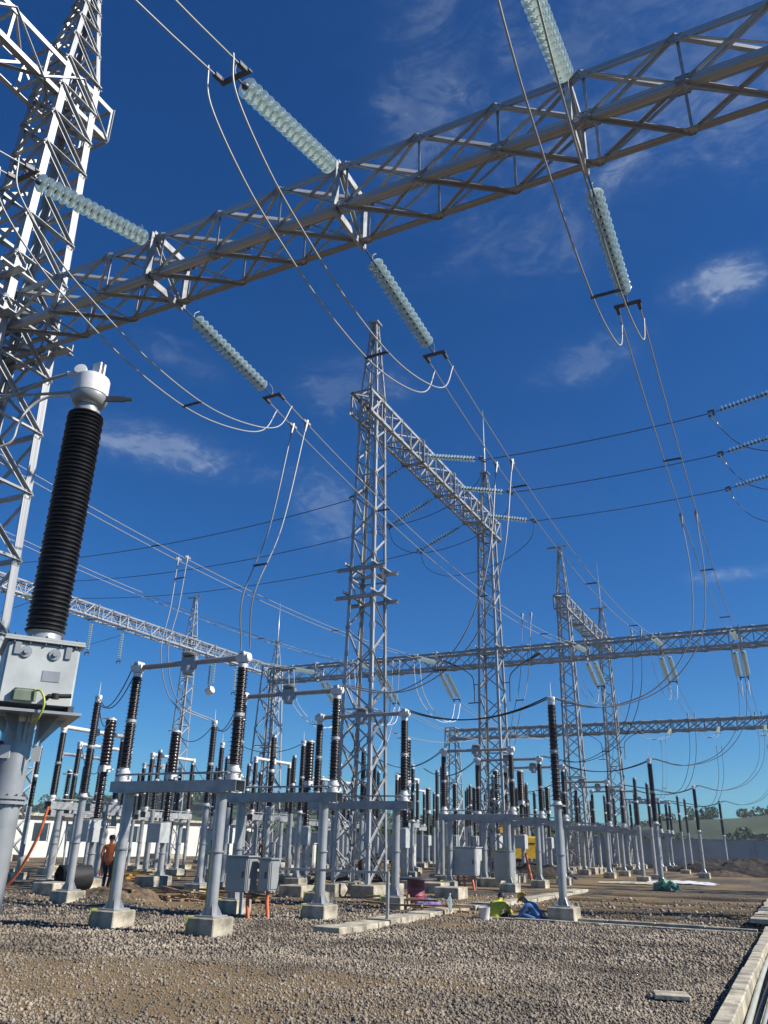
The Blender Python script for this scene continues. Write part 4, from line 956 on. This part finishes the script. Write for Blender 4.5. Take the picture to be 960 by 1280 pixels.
# cables between the rows
for b, dy in enumerate((0, 17.5, 35)):
    for k in range(2):
        y = DY[b * 3 + k]
        bundle('connecting_cable', 'dark cable pair from a disconnector head to the left row, %s pole, %s' % (ORD[k], BN[b]), 'cable', cat((-12.85, y, 5.2), (-17.7, (17.0 if k == 0 else 22.4) + (0, 18, 35.5)[b], 5.3), .55, 16), .14, .014, (), 'connecting cables', None, CABLE, (0, 1, 0))
for k, (a, b_, s_) in enumerate([((-17.7, 17.0, 5.3), (-22.1, 22.0, 5.6), .5), ((-17.7, 22.4, 5.3), (-22.1, 25.6, 5.6), .5), ((-17.8, 28.4, 5.3), (-22.1, 29.6, 5.6), .4), ((-22.1, 22, 4.0), (-26.4, 24.8, 5.2), .7), ((-22.1, 25.6, 4.0), (-26.4, 29.2, 5.2), .7), ((-22.1, 29.6, 4.0), (-26.4, 32, 5.2), .7)]):
    cable('thin dark cable linking equipment at the left, %s from the front' % ORD[k], cat(a, b_, s_, 8), .014, CABLE, 3)
dropper('twin bright dropper from the left busbar down to the switchgear behind the nearest disconnector', [(-17.8, 19.9, 10.5), (-17.8, 19.8, 8.8), (-17.9, 19.7, 7.2), (-18.0, 20.6, 5.8), (-17.8, 22.3, 5.4)], .3, .018, (.1,), (.4, .2))
dropper('twin dropper from the left busbar, second bay', [(-17.8, 37.0, 10.3), (-17.8, 36.8, 8.4), (-17.9, 36.2, 6.4), (-17.9, 35.1, 5.4)], .3, .018, (.1,), (.4, .2))

# ------------------------------------------------------------------ cabinets and lamps
def cabinet(label, x, y, w, d, z0, z1, conduits, legs=True, m=CABG):
    T = thing('control_cabinet', label, 'cabinet', (x, y, 0), 0, 'steel control cabinets')
    b = obj('body', MB().bbox(-w, w, -d, d, z0, z1, .012), m, T)
    dr = obj('door', MB().box(-w + .03, w - .03, -d - .02, -d - .002, z0 + .04, z1 - .05), m, T)
    obj('handle', MB().box(w - .12, w - .09, -d - .045, -d - .021, (z0 + z1) / 2 - .07, (z0 + z1) / 2 + .07), BLACK, dr)
    dr2 = obj('side_door', MB().box(w + .002, w + .02, -d + .03, d - .03, z0 + .04, z1 - .05), m, T)
    obj('roof_cap', MB().box(-w - .04, w + .05, -d - .06, d + .04, z1 + .002, z1 + .03), m, T)
    if legs:
        for sx in (-1, 1): obj('leg', MB().box(sx * w * .7 - .03, sx * w * .7 + .03, -.03, .03, 0, z0), TUBE, T)
    for (cx_, cy_) in conduits:
        obj('conduit', MB().tube(spline([(cx_, cy_, z0), (cx_, cy_, z0 - .15), (cx_ + .03, cy_ - .03, .25), (cx_ + .12, cy_ - .08, -.1)], 6), .045, 10), ORNG, T)
    return T
cabinet('larger grey-green cabinet on the disconnector column with an orange conduit', -11.9, 16.6, .30, .20, .52, 1.26, [(.24, -.02)], False)
cabinet('narrower steel cabinet beside it with a second orange conduit', -11.28, 16.8, .16, .18, .56, 1.22, [(.02, -.02)], False)
tag(obj('mounting_rail', MB().box(-2.0, 1.9, -.03, .03, 1.0, 1.05).box(1.84, 1.9, -.03, .03, -.1, .999).box(-2.0, -1.94, -.03, .03, -.1, .999), TUBE, None, (-10.2, 17.05, 0)), 'horizontal steel rail behind the two cabinets with orange conduits', 'rail')
cabinet('pale grey cabinet with peaked top and bent conduits left of the crouching workers', -12.1, 31.8, .5, .35, .5, 1.5, [(-.3, -.2), (-.05, -.2), (.3, -.2)], True, PAINTG)
cabinet('dark cabinet behind the peaked pale cabinet', -10.75, 32.4, .3, .3, .35, 1.4, [], True)
for k, (x, y) in enumerate([(-19.5, 25.2), (-23.6, 24.0), (-20.5, 33.8), (-19.2, 41.8), (-24.5, 36.5)]):
    cabinet('white cabinet standing among the left-hand columns, %s from the front' % ORD[k], x, y, .3, .22, 1.1 if k < 2 else .5, 1.95 if k < 2 else 1.5, [(.1, 0)], True, WHITEP)
def lamp_arm(label, x, y, z, s):
    T = thing('flood_lamp', label, 'lamp', (x, y, z), 0, 'lamps on the towers')
    obj('arm', MB().tube(spline([(0, 0, 0), (s * .02, 0, .9), (s * .12, 0, 1.35), (s * .6, 0, 1.75), (s * 1.0, 0, 1.95)], 6), .028, 6), DARKM, T)
    obj('bracket', MB().box(-.03 if s > 0 else -.35, .35 if s < 0 and False else (.35 if s < 0 else .03), -.03, .03, -.05, 0).bar((0, 0, .9), (-s * .4, 0, .9), .04, .04), DARKM, T)
    M = Matrix.Translation((s * 1.35, 0, 2.12)) @ Matrix.Rotation(R(-26 * s), 4, 'Y')
    obj('lamp_head', MB().bbox(-.42, .42, -.11, .11, -.04, .05, .03, M), DARKM, T)
lamp_arm('dark lamp on the left of the lightning-rod tower', XA - .95, 39.2, 8.4, -1); lamp_arm('dark lamp on the right of the lightning-rod tower', XA + .95, 39.2, 8.4, 1)
lamp_arm('small lamp on the left of the rightmost far tower', XA - .9, 70, 8.4, -1); lamp_arm('small lamp on the right of the rightmost far tower', XA + .9, 70, 8.4, 1)

# ------------------------------------------------------------------ cable trenches
def trench_right():
    T = thing('cable_trench', 'open concrete cable trench with pale edge running along the right border', 'cable trench', (0, 0, 0))
    for i in range(26):                                     # kerb pieces of the near edge, butted with gaps
        y0 = -5 + i * 1.02 + (0 if i < 25 else .2)
        if y0 > 20.0: break
        w = rng.uniform(-.012, .012)
        obj('kerb', MB().bbox(TRX0 - .12 + w, TRX0 + .06 + w, y0, y0 + 1.012, -.6, .15 + rng.uniform(-.006, .006), .014), CONC, T)
    for i in range(16):                                     # cover slabs lifted and set aslant beyond the cross trench
        y0 = 21.2 + i * .78; M = Matrix.Translation((TRX0 - .1 + rng.uniform(-.04, .04), y0, .17)) @ Matrix.Rotation(rng.uniform(-.05, .05), 4, 'Z') @ Matrix.Rotation(R(3) * rng.uniform(-1, 1), 4, 'X')
        obj('cover_slab', MB().bbox(-.30, 1.2, -.36, .36, 0.0, .09, .012, M), CONC, T)
    obj('far_wall', MB().box(TRX1 - .1, TRX1 + .14, -5, 34, -.6, .14), CONC, T)
    obj('trench_floor', MB().box(TRX0 + .09, TRX1 - .11, -5, 34, -.62, -.50), SOILM, T)
    return T
trench_right()
for k, (x, z, r, m, lb) in enumerate([(TRX0 + .12, .00, .035, CABW, 'pale grey cable lying inside the right-hand trench next to the kerb'), (TRX0 + .20, -.03, .03, CABLE, 'black cable lying in the right-hand trench'),
                                      (TRX0 + .27, .02, .035, CABW, 'second pale cable in the right-hand trench'), (TRX0 + .37, .03, .04, ORNG, 'orange conduit lying in the right-hand trench'), (TRX0 + .60, -.02, .05, ORNG, 'orange conduit along the outer side of the right-hand trench')]):
    pts = [(x + .025 * math.sin(y * .35 + k * 2), y, z + .03 * math.sin(y * .5 + k)) for y in np.arange(-3, 20.4, 1.6)]
    cable(lb, pts, r, m, 4)
T = thing('cable_trench', 'shallow crosswise trench with a thin concrete lip in front of the raked gravel', 'cable trench', (0, 0, 0))
for k in range(6):
    x0 = -7.6 + k * 1.06
    obj('edge_strip', MB().bbox(x0, x0 + 1.052, 20.74, 20.86, -.3, .07 + rng.uniform(-.01, .01), .012), CONC, T)
    obj('edge_strip', MB().bbox(x0, x0 + 1.052, 20.22, 20.34, -.3, .03 + rng.uniform(-.01, .01), .012), CONC, T)
T = thing('slab_path', 'pale concrete slabs laid as a path slanting past the crouching workers', 'path', (0, 0, 0))
pth = spline([(-8.6, 14.9, 0), (-8.5, 17.5, 0), (-8.6, 20.2, 0), (-8.7, 22.0, 0), (-8.4, 24.5, 0), (-8.2, 28, 0), (-8.2, 34, 0)], 5)
for k in range(len(pth) - 1):
    a, b_ = pth[k], pth[k + 1]; d = (b_ - a); M = Matrix.Translation((a.x, a.y, gnd_z(a.x, a.y) + .02)) @ Matrix.Rotation(math.atan2(d.y, d.x) + rng.uniform(-.04, .04), 4, 'Z')
    obj('slab', MB().bbox(.012, d.length - .012, -.30, .30, -.05, .075 + rng.uniform(-.01, .015), .01, M), CONC, T)
tag(obj('stone_slab', MB().bbox(-.2, .2, -.16, .16, 0, .05, .01, Matrix.Rotation(.25, 4, 'Z')), CONC, None, (-1.72, 11.2, gnd_z(-1.72, 11.2) + .03)), 'small loose flat slab on the gravel at the bottom right corner', 'slab')

# ------------------------------------------------------------------ site clutter
def timber(label, x, y, n, L, m, spread, seed, group):
    T = thing('timber_pile', label, 'timber pile', (x, y, gnd_z(x, y)), 0, group); r = random.Random(seed)
    for k in range(n):
        a = r.uniform(-.5, .5) if r.random() < .75 else r.uniform(.9, 1.8); l = L * r.uniform(.5, 1.1)
        M = Matrix.Translation((r.uniform(-spread, spread), r.uniform(-spread, spread) * .6, .05 + .06 * (k % 5))) @ Matrix.Rotation(a, 4, 'Z') @ Matrix.Rotation(r.uniform(-.06, .06), 4, 'Y')
        obj('plank', MB().box(-l / 2, l / 2, -.05, .05, -.02, .025, M), m, T)
timber('scattered brown planks on the ground left of the second column', -16.3, 19.3, 22, 1.7, WOOD, 1.3, 3, 'timber piles')
timber('yellow formwork timber heaped behind the second column', -15.2, 20.6, 16, 1.3, YWOOD, .9, 4, 'timber piles')
timber('thin boards lying by the path near the purple sheet', -9.6, 20.9, 12, 1.4, WOOD, 1.0, 5, 'timber piles')
timber('timber lying beyond the cabinets near the tower foot', -14.8, 27.5, 14, 1.5, YWOOD, 1.2, 6, 'timber piles')
timber('broken timber near the excavator', -13.5, 41, 18, 1.6, WOOD, 1.6, 8, 'timber piles')
timber('yellowish boards stacked at the far left behind the walking worker', -24.5, 27, 14, 1.8, YWOOD, 1.2, 9, 'timber piles')
def sheet(label, x, y, w, d, h, m, seed, name='plastic_sheet', cat_='plastic sheet'):
    r = np.random.default_rng(seed); n = 14; X, Y = np.meshgrid(np.linspace(-1, 1, n), np.linspace(-1, 1, n))
    rad = np.clip(1 - (X ** 2 + Y ** 2) * .55, 0, 1); Z = h * rad * (0.35 + r.random((n, n)) * .9) + .012
    v = np.stack([(X + r.normal(0, .05, X.shape)) * w, (Y + r.normal(0, .05, X.shape)) * d, Z], 2).reshape(-1, 3); i = np.arange(n * n).reshape(n, n)
    f = np.stack([i[:-1, :-1].ravel(), i[:-1, 1:].ravel(), i[1:, 1:].ravel(), i[1:, :-1].ravel()], 1)
    me = np_mesh(name, v, f); me.materials.append(m); o = bpy.data.objects.new(name, me); COL.objects.link(o); o.location = (x, y, max(0, gnd_z(x, y))); return tag(o, label, cat_)
sheet('crumpled purple plastic sheet on the ground by the pink drum', -9.45, 21.9, .38, .28, .22, PURP, 1)
sheet('green plastic sheet wrapped round the footing of the second right-hand post', -5.45, 37.3, .5, .45, .4, GREENP, 2)
sheet('flat white plastic sheet near the third right-hand post', -5.9, 45.5, 1.6, 1.0, .12, WHITEPL, 3)
sheet('pale sheet lying beyond the green-wrapped footing', -7.6, 43.0, 1.8, .9, .08, CONC, 4)
T = thing('drum', 'pink and dark drum with a wide dark lid, left of the crouching workers', 'drum', (-10.6, 23.6, gnd_z(-10.6, 23.6)))
obj('body', MB().lathe([(.26, 0), (.27, .02), (.26, .2), (.275, .21), (.26, .23), (.26, .42), (.275, .43), (.26, .45), (.26, .62)], 18), PINK, T)
obj('lid', MB().lathe([(.62, .622), (.64, .64), (.6, .68), (.1, .70)], 20), DARKM, T)
tag(obj('bucket', MB().lathe([(.11, 0), (.14, .26), (.15, .27), (.13, .265), (.105, .03)], 14, cap=False).lathe([(.104, .02), (.10, .03)], 14), WHITEPL, None, (-7.2, 20.05, gnd_z(-7.2, 20.05))), 'small white pail in front of the worker in the yellow vest', 'bucket')
T = thing('water_bottle', 'slim pale bottle standing by the path left of the yellow vest', 'bottle', (-8.35, 20.7, .06)); obj('body', MB().lathe([(.05, 0), (.05, .28), (.02, .34), (.02, .38)], 10), GLASSD, T); obj('cap', MB().lathe([(.024, .38), (.024, .41)], 8), WHITEPL, T)
T = thing('pipe_section', 'short wide black pipe section lying near the walking worker', 'pipe', (-21.6, 20.9, .38)); Mx = Matrix.Rotation(R(90), 4, 'X') @ Matrix.Rotation(R(-20), 4, 'Y')
obj('pipe', MB().lathe([(.38, -.5), (.38, .5), (.34, .5), (.34, -.5), (.38, -.5)], 22, Mx, cap=False), BLACK, T)
def mound(label, x, y, rx, ry, h, m, seed):
    n = 64; r = np.random.default_rng(seed); X, Y = np.meshgrid(np.linspace(-1, 1, n), np.linspace(-1, 1, n)); q = np.clip(1 - X ** 2 - Y ** 2, 0, 1)
    Z = h * q ** .75 * (.7 + .5 * vnoise(X * 3 + seed, Y * 3, seed)) + h * (.22 * (vnoise(X * 9 + seed, Y * 9, seed + 3) - .5) + .16 * (vnoise(X * 21, Y * 21, seed + 5) - .5) + .12 * (r.random((n, n)) - .5)) * np.sqrt(q) - .04
    v = np.stack([X * rx, Y * ry, Z], 2).reshape(-1, 3); i = np.arange(n * n).reshape(n, n)
    f = np.stack([i[:-1, :-1].ravel(), i[:-1, 1:].ravel(), i[1:, 1:].ravel(), i[1:, :-1].ravel()], 1)
    me = np_mesh('soil_heap', v, f); me.materials.append(m); o = bpy.data.objects.new('soil_heap', me); COL.objects.link(o); o.location = (x, y, 0); return tag(o, label, 'soil heap', 'soil heaps')
mound('large dark soil heap cut by the right edge of the picture', -3.2, 63, 4.0, 3.0, 1.0, SOILM, 1)
mound('dark soil heap just behind the third right-hand post', -6.6, 69, 3.4, 2.6, .9, SOILM, 2)
mound('low reddish soil heap in front of the dark ones', -5.2, 60, 1.9, 1.1, .35, mat('reddish_soil', (.09, .065, .048), .95, 0, .2, 2, bump=.8, bscale=9), 3)
mound('small earth heap near the yellow excavator', -13.6, 46, 2.4, 1.6, .8, SOILM, 4)
mound('low earth heap at the foot of the nearest left column', -17.6, 18.8, 1.6, .8, .4, mat('brown_soil', (.16, .115, .07), .95, 0, .25, 2, bump=.8, bscale=9), 5)
mound('long low spoil heap far behind the cabinets', -17, 31, 3.0, 1.2, .5, SOILM, 6)
for k in range(7):
    x, y = [(-20.4, 19.0), (-21.6, 24.6), (-14.6, 23.4), (-12.2, 28.8), (-10.6, 26.4), (-16.4, 33.5), (-12.0, 34.6)][k]
    tag(obj('concrete_footing', MB().bbox(-.42, .42, -.42, .42, -.1, .34, .02), CONC, None, (x, y, 0)), 'bare square concrete footing without a column, %s from the front' % ORD[[0, 2, 1, 5, 3, 6, 4][k]], 'footing', 'bare concrete footings')
cable('red-orange hose hanging from a column foot near the excavator', [(-11.15, 36.6, 1.3), (-11.0, 36.4, .8), (-10.85, 36.2, .35), (-10.7, 36.0, .05)], .07, ORNG, 8, 'hose', 'hose')
cable('red hose running up beside the current transformer column', [(-19.3, 17.3, 2.4), (-19.4, 17.2, 1.6), (-19.9, 17.2, .7), (-20.3, 17.1, .2)], .04, ORNG, 8, 'hose', 'hose')

# excavator
def excavator():
    T = thing('excavator', 'yellow tracked excavator working behind the disconnector columns', 'excavator', (-16.2, 50.5, 0), R(118))
    for s in (-1, 1):
        tr = MB(); pts = [(-1.6, .35), (-1.45, .08), (-1.2, 0), (1.2, 0), (1.45, .08), (1.6, .35), (1.45, .62), (1.2, .7), (-1.2, .7), (-1.45, .62)]
        y0, y1 = s * 1.1 - .24, s * 1.1 + .24; n = len(pts)
        tr.add([(x, y, z) for y in (y0, y1) for x, z in pts], [tuple(range(n - 1, -1, -1)), tuple(range(n, 2 * n))] + [(i, (i + 1) % n, n + (i + 1) % n, n + i) for i in range(n)])
        obj('track', tr, BLACK, T)
    obj('undercarriage', MB().box(-.8, .8, -.86, .86, .35, .85), DARKM, T)
    obj('house', MB().bbox(-1.7, 1.3, -1.2, 1.2, .9, 1.75, .08).bbox(-1.75, -.6, -1.15, 1.15, 1.752, 2.1, .06), YELL, T)
    cabn = obj('cab', MB().box(.2, 1.35, .15, .25, 1.752, 2.9).box(.2, 1.35, 1.05, 1.15, 1.752, 2.9).box(.2, .3, .251, 1.049, 1.752, 2.9).box(.1, 1.4, .1, 1.2, 2.902, 3.0), YELL, T)
    obj('pane', MB().box(1.28, 1.31, .26, 1.04, 1.8, 2.88), WINDOW, cabn); obj('pane', MB().box(.35, 1.2, 1.152, 1.16, 2.1, 2.85), WINDOW, cabn)
    bm = [(1.2, 1.6), (2.6, 3.6), (3.6, 4.2), (5.0, 3.9)]
    for (a, b_), w in zip(zip(bm[:-1], bm[1:]), (.42, .46, .36)): obj('boom', MB().bar((a[0], -.3, a[1]), (b_[0], -.3, b_[1]), .3, w), YELL, T)
    obj('stick', MB().bar((4.75, -.3, 4.35), (5.6, -.3, 1.5), .26, .32), YELL, T)
    bk = MB(); pr = [(5.35, 1.5), (5.8, 1.55), (5.95, .9), (5.6, .45), (5.0, .5), (5.1, .65), (5.5, .7), (5.7, 1.0)]; n = len(pr)
    bk.add([(x, y, z) for y in (-.75, .15) for x, z in pr], [tuple(range(n)), tuple(range(2 * n - 1, n - 1, -1))] + [((i + 1) % n, i, n + i, n + (i + 1) % n) for i in range(n)]); obj('bucket', bk, DARKM, T)
    obj('ram', MB().tube([(1.3, -.3, 1.3), (2.8, -.3, 3.0)], .08, 8), ALU, T); obj('ram', MB().tube([(3.2, -.3, 4.5), (4.7, -.3, 4.6)], .07, 8), ALU, T)
excavator()

# ------------------------------------------------------------------ people
def person(label, loc, rz, J, mats, hat=None, hair=True, sc=1.0, group=None, vest=None):
    """J: joint name -> (x, y, z), facing +Y. One skinned body, then child hat / hair."""
    ch = [('pelvis', 'belly', .135, .125), ('belly', 'chest', .125, .15), ('chest', 'neck0', .15, .075), ('neck0', 'neck', .075, .055), ('neck', 'head0', .055, .078), ('head0', 'head1', .082, .088), ('head1', 'head2', .088, .055)]
    for s in 'lr':
        ch += [('chest', 'sh_' + s, .15, .07), ('sh_' + s, 'el_' + s, .068, .046), ('el_' + s, 'wr_' + s, .044, .030), ('wr_' + s, 'pa_' + s, .030, .034),
               ('pelvis', 'hip_' + s, .135, .10), ('hip_' + s, 'kn_' + s, .095, .062), ('kn_' + s, 'an_' + s, .060, .044), ('an_' + s, 'to_' + s, .044, .038)]
    rad = {}; 
    for a, b, ra, rb in ch: rad.setdefault(a, ra); rad[b] = rb if b not in rad else rad[b]
    names = [n for n in J if n != 'face']; idx = {n: i for i, n in enumerate(names)}
    me = bpy.data.meshes.new('person'); me.from_pydata([J[n] for n in names], [(idx[a], idx[b]) for a, b, _, _ in ch], [])
    o = bpy.data.objects.new('person', me); COL.objects.link(o)
    md = o.modifiers.new('skin', 'SKIN'); md.use_smooth_shade = True; o.modifiers.new('sub', 'SUBSURF').levels = 2
    for n in names:
        d = me.skin_vertices[0].data[idx[n]]; d.radius = (rad[n], rad[n] * (.82 if n in ('chest', 'belly', 'pelvis') else 1)); d.use_root = n == 'pelvis'
    bpy.context.view_layer.update()
    dg = bpy.context.evaluated_depsgraph_get(); nm = bpy.data.meshes.new_from_object(o.evaluated_get(dg)); nm.name = 'person'
    bpy.data.objects.remove(o); body = bpy.data.objects.new('person', nm); COL.objects.link(body)
    # material by nearest limb
    nm.materials.clear()
    for m_ in (mats['skin'], mats['top'], mats['legs'], mats['boots'], mats.get('vest', mats['top']), mats.get('sleeve', mats['top'])): nm.materials.append(m_)
    segs = []
    for a, b, _, _ in ch:
        k = 1
        if a.startswith('neck') or a.startswith('head') or b.startswith('pa_') : k = 0
        elif b == 'neck': k = 0
        elif a in ('pelvis', 'belly', 'chest') and not b.startswith('hip'): k = 4
        elif b.startswith('el_') or b.startswith('wr_'): k = 5
        elif b.startswith('hip') or b.startswith('kn') or b.startswith('an'): k = 2
        elif b.startswith('to_'): k = 3
        segs.append((np.array(J[a]), np.array(J[b]), k))
    C = np.empty(len(nm.polygons) * 3); nm.polygons.foreach_get('center', C); C = C.reshape(-1, 3); best = np.full(len(C), 9e9); mi = np.zeros(len(C), int)
    for a, b, k in segs:
        d = b - a; t = np.clip(((C - a) @ d) / (d @ d), 0, 1); q = np.linalg.norm(C - a - t[:, None] * d, axis=1) - (.05 if k == 4 else 0); sel = q < best; best[sel] = q[sel]; mi[sel] = k
    nm.polygons.foreach_set('material_index', mi.astype(np.int32)); nm.polygons.foreach_set('use_smooth', np.ones(len(C), bool))
    # hands with fingers, nose and ears, grown onto the same body mesh
    ex = MB(); em = []
    def grow(fn, k):
        n0 = len(ex.f); fn(); em.extend([k] * (len(ex.f) - n0))
    for s, sg in (('l', -1), ('r', 1)):
        w_, p_ = Vector(J['wr_' + s]), Vector(J['pa_' + s]); d = (p_ - w_).normalized(); side = d.cross(Vector((0, 1, .3))).normalized() * sg; nrm = d.cross(side)
        for f in range(4):
            b0 = p_ + side * (.012 + -.018 * f + .015); l = (.062, .074, .068, .052)[f]
            grow(lambda: ex.tube([b0 - d * .02, b0 + d * l * .45, b0 + d * l * .85 + nrm * .018, b0 + d * l + nrm * .035], [.010, .0095, .0085, .006], 6), 0)
        b0 = w_.lerp(p_, .5) + side * .03
        grow(lambda: ex.tube([b0, b0 + side * .025 + d * .025, b0 + side * .03 + d * .06], [.013, .011, .008], 6), 0)
    h0, h1 = Vector(J['head0']), Vector(J['head1']); hf = Vector(J.get('face', (0, 1, 0))).normalized(); hu = (h1 - h0).normalized(); hf = (hf - hu * hf.dot(hu)).normalized(); hs = hu.cross(hf)
    c = h0.lerp(h1, .45)
    grow(lambda: ex.tube([c + hf * .07 + hu * .03, c + hf * .105 - hu * .005, c + hf * .08 - hu * .012], [.010, .016, .008], 6), 0)
    for sg in (-1, 1):
        grow(lambda: ex.lathe([(.006, -.01), (.026, -.004), (.028, .004), (.012, .012)], 8, Matrix.Translation(c + hs * sg * .085) @ hs.to_track_quat('Z', 'Y').to_matrix().to_4x4()), 0)
        grow(lambda: ex.lathe([(.002, -.012), (.011, -.006), (.013, 0), (.011, .006), (.002, .012)], 6, Matrix.Translation(c + hs * sg * .034 + hf * .077 + hu * .03)), 3)
    grow(lambda: ex.tube([c + hs * -.026 + hf * .078 - hu * .045, c + hf * .086 - hu * .047, c + hs * .026 + hf * .078 - hu * .045], [.004, .006, .004], 5), 0)
    bm = bmesh.new(); bm.from_mesh(nm); o0 = len(bm.verts); vs = [bm.verts.new(v) for v in ex.v]
    for f, k in zip(ex.f, em):
        try: q = bm.faces.new([vs[i] for i in f]); q.material_index = k; q.smooth = True
        except ValueError: pass
    bm.to_mesh(nm); bm.free()
    body.location = loc; body.rotation_euler = (0, 0, rz); body.scale = (sc,) * 3; tag(body, label, 'person', group)
    top = h1 + hu * .0; Rm = Matrix((hs, hf, hu)).transposed().to_4x4(); Rm.translation = top
    if hat:
        hb = MB().lathe([(.125, -.005), (.128, .005), (.112, .012), (.108, .04), (.092, .082), (.055, .112), (.012, .122)], 18, Rm @ Matrix.Scale(1.12, 4, (0, 1, 0)), cap=False)
        hb.add([Rm @ Vector(p) for p in ((-.09, .10, .0), (.09, .10, .0), (.06, .185, -.012), (-.06, .185, -.012), (-.09, .10, .008), (.09, .10, .008), (.06, .185, -.004), (-.06, .185, -.004))], [(3, 2, 1, 0), (4, 5, 6, 7), (0, 1, 5, 4), (1, 2, 6, 5), (2, 3, 7, 6), (3, 0, 4, 7)])
        obj('hard_hat', hb, hat, body)
    elif hair:
        obj('hair', MB().lathe([(.092, -.05), (.102, -.01), (.104, .02), (.088, .062), (.045, .082), (.008, .086)], 16, Rm @ Matrix.Translation((0, -.012, 0)), cap=False), HAIR, body)
    return body
STAND = dict(pelvis=(0, 0, .92), belly=(0, .0, 1.08), chest=(0, 0, 1.28), neck0=(0, .0, 1.43), neck=(0, .01, 1.48), head0=(0, .02, 1.555), head1=(0, .03, 1.63), head2=(0, .02, 1.70),
             sh_l=(-.19, 0, 1.38), el_l=(-.25, -.05, 1.11), wr_l=(-.23, .08, .88), pa_l=(-.225, .11, .80), sh_r=(.19, 0, 1.38), el_r=(.26, -.02, 1.11), wr_r=(.24, .14, .90), pa_r=(.235, .18, .83),
             hip_l=(-.10, 0, .88), kn_l=(-.11, .14, .50), an_l=(-.11, .10, .09), to_l=(-.12, .25, .045), hip_r=(.10, 0, .88), kn_r=(.11, .0, .48), an_r=(.11, -.20, .12), to_r=(.12, -.08, .05))
SQUAT = dict(pelvis=(0, -.10, .24), belly=(0, -.02, .38), chest=(0, .12, .56), neck0=(0, .25, .66), neck=(0, .30, .68), head0=(0, .37, .72), head1=(0, .42, .78), head2=(0, .44, .85), face=(0, .8, -.6),
             sh_l=(-.19, .20, .62), el_l=(-.27, .36, .40), wr_l=(-.16, .54, .24), pa_l=(-.13, .60, .17), sh_r=(.19, .20, .62), el_r=(.27, .38, .42), wr_r=(.15, .55, .24), pa_r=(.12, .61, .18),
             hip_l=(-.11, -.06, .23), kn_l=(-.20, .34, .42), an_l=(-.17, .06, .09), to_l=(-.19, .22, .045), hip_r=(.11, -.06, .23), kn_r=(.20, .34, .42), an_r=(.17, .06, .09), to_r=(.19, .22, .045))
BEND = dict(STAND); BEND.update(belly=(0, .14, 1.02), chest=(0, .34, 1.12), neck0=(0, .49, 1.15), neck=(0, .54, 1.15), head0=(0, .61, 1.13), head1=(0, .67, 1.14), head2=(0, .74, 1.14), face=(0, .3, -.9),
             sh_l=(-.19, .40, 1.10), el_l=(-.24, .50, .83), wr_l=(-.16, .58, .60), pa_l=(-.14, .60, .52), sh_r=(.19, .40, 1.10), el_r=(.24, .48, .83), wr_r=(.16, .60, .62), pa_r=(.14, .63, .54), kn_r=(.11, .06, .50), an_r=(.11, .0, .09), to_r=(.12, .15, .045))
bt = dict(skin=SKIN, legs=TROUS, boots=BLACK)
person('person in an orange vest and black trousers walking away on the left', (-20.0, 20.7, gnd_z(-20.0, 20.7)), R(25), STAND, dict(bt, top=DARKC, vest=HIVIS, sleeve=HIVIS), None, True, .98)
person('person in a yellow vest crouching with the back turned, at the trench', (-7.05, 20.42, -.29), R(-5), SQUAT, dict(bt, top=DARKC, vest=YVEST, sleeve=YVEST), None, True, .95)
person('person in a blue jacket and yellow hard hat crouching sideways at the trench', (-6.05, 20.62, -.28), R(82), SQUAT, dict(bt, top=BLUEC, vest=BLUEC, sleeve=BLUEC, legs=BLUEC), HELMY, True, .95)
person('person in dark clothes and a white hard hat bending behind the pale cabinet', (-17.4, 46.0, 0), R(-60), BEND, dict(bt, top=DARKC), HELMW, True, 1.0)
person('person in an orange vest bending inside the foot of the capped tower', (-22.4, 36.5, 0), R(60), BEND, dict(bt, top=DARKC, vest=HIVIS, sleeve=HIVIS), None, True, 1.0)
person('person in orange standing far off among the columns left of the capped tower', (-28.0, 41.0, 0), R(10), STAND, dict(bt, top=DARKC, vest=HIVIS, sleeve=DARKC), HELMY, True, 1.0)
person('person in brown crouching between the two near towers', (-17.2, 36.4, 0), R(100), SQUAT, dict(bt, top=WOOD, vest=mat('brown_jacket_cloth', (.22, .10, .05), .85, 0, .1, 6), sleeve=WOOD), None, True, 1.0)
person('person in dark overalls working inside the capped tower', (-14.6, 27.6, 0), R(-40), BEND, dict(bt, top=DARKC), None, True, 1.0)


# ------------------------------------------------------------------ air
hz_ = MB().box(-440, 240, -30, 480, -1.7, 31)
HZ = bpy.data.materials.new('haze'); HZ.use_nodes = True; n_ = HZ.node_tree.nodes; n_.remove(n_['Principled BSDF'])
pv = n_.new('ShaderNodeVolumePrincipled'); pv.inputs['Color'].default_value = (.82, .92, 1.0, 1); pv.inputs['Density'].default_value = 0.0004; pv.inputs['Anisotropy'].default_value = 0.2
HZ.node_tree.links.new(pv.outputs[0], n_['Material Output'].inputs['Volume'])
obj('haze', hz_, HZ, None, kind='stuff')
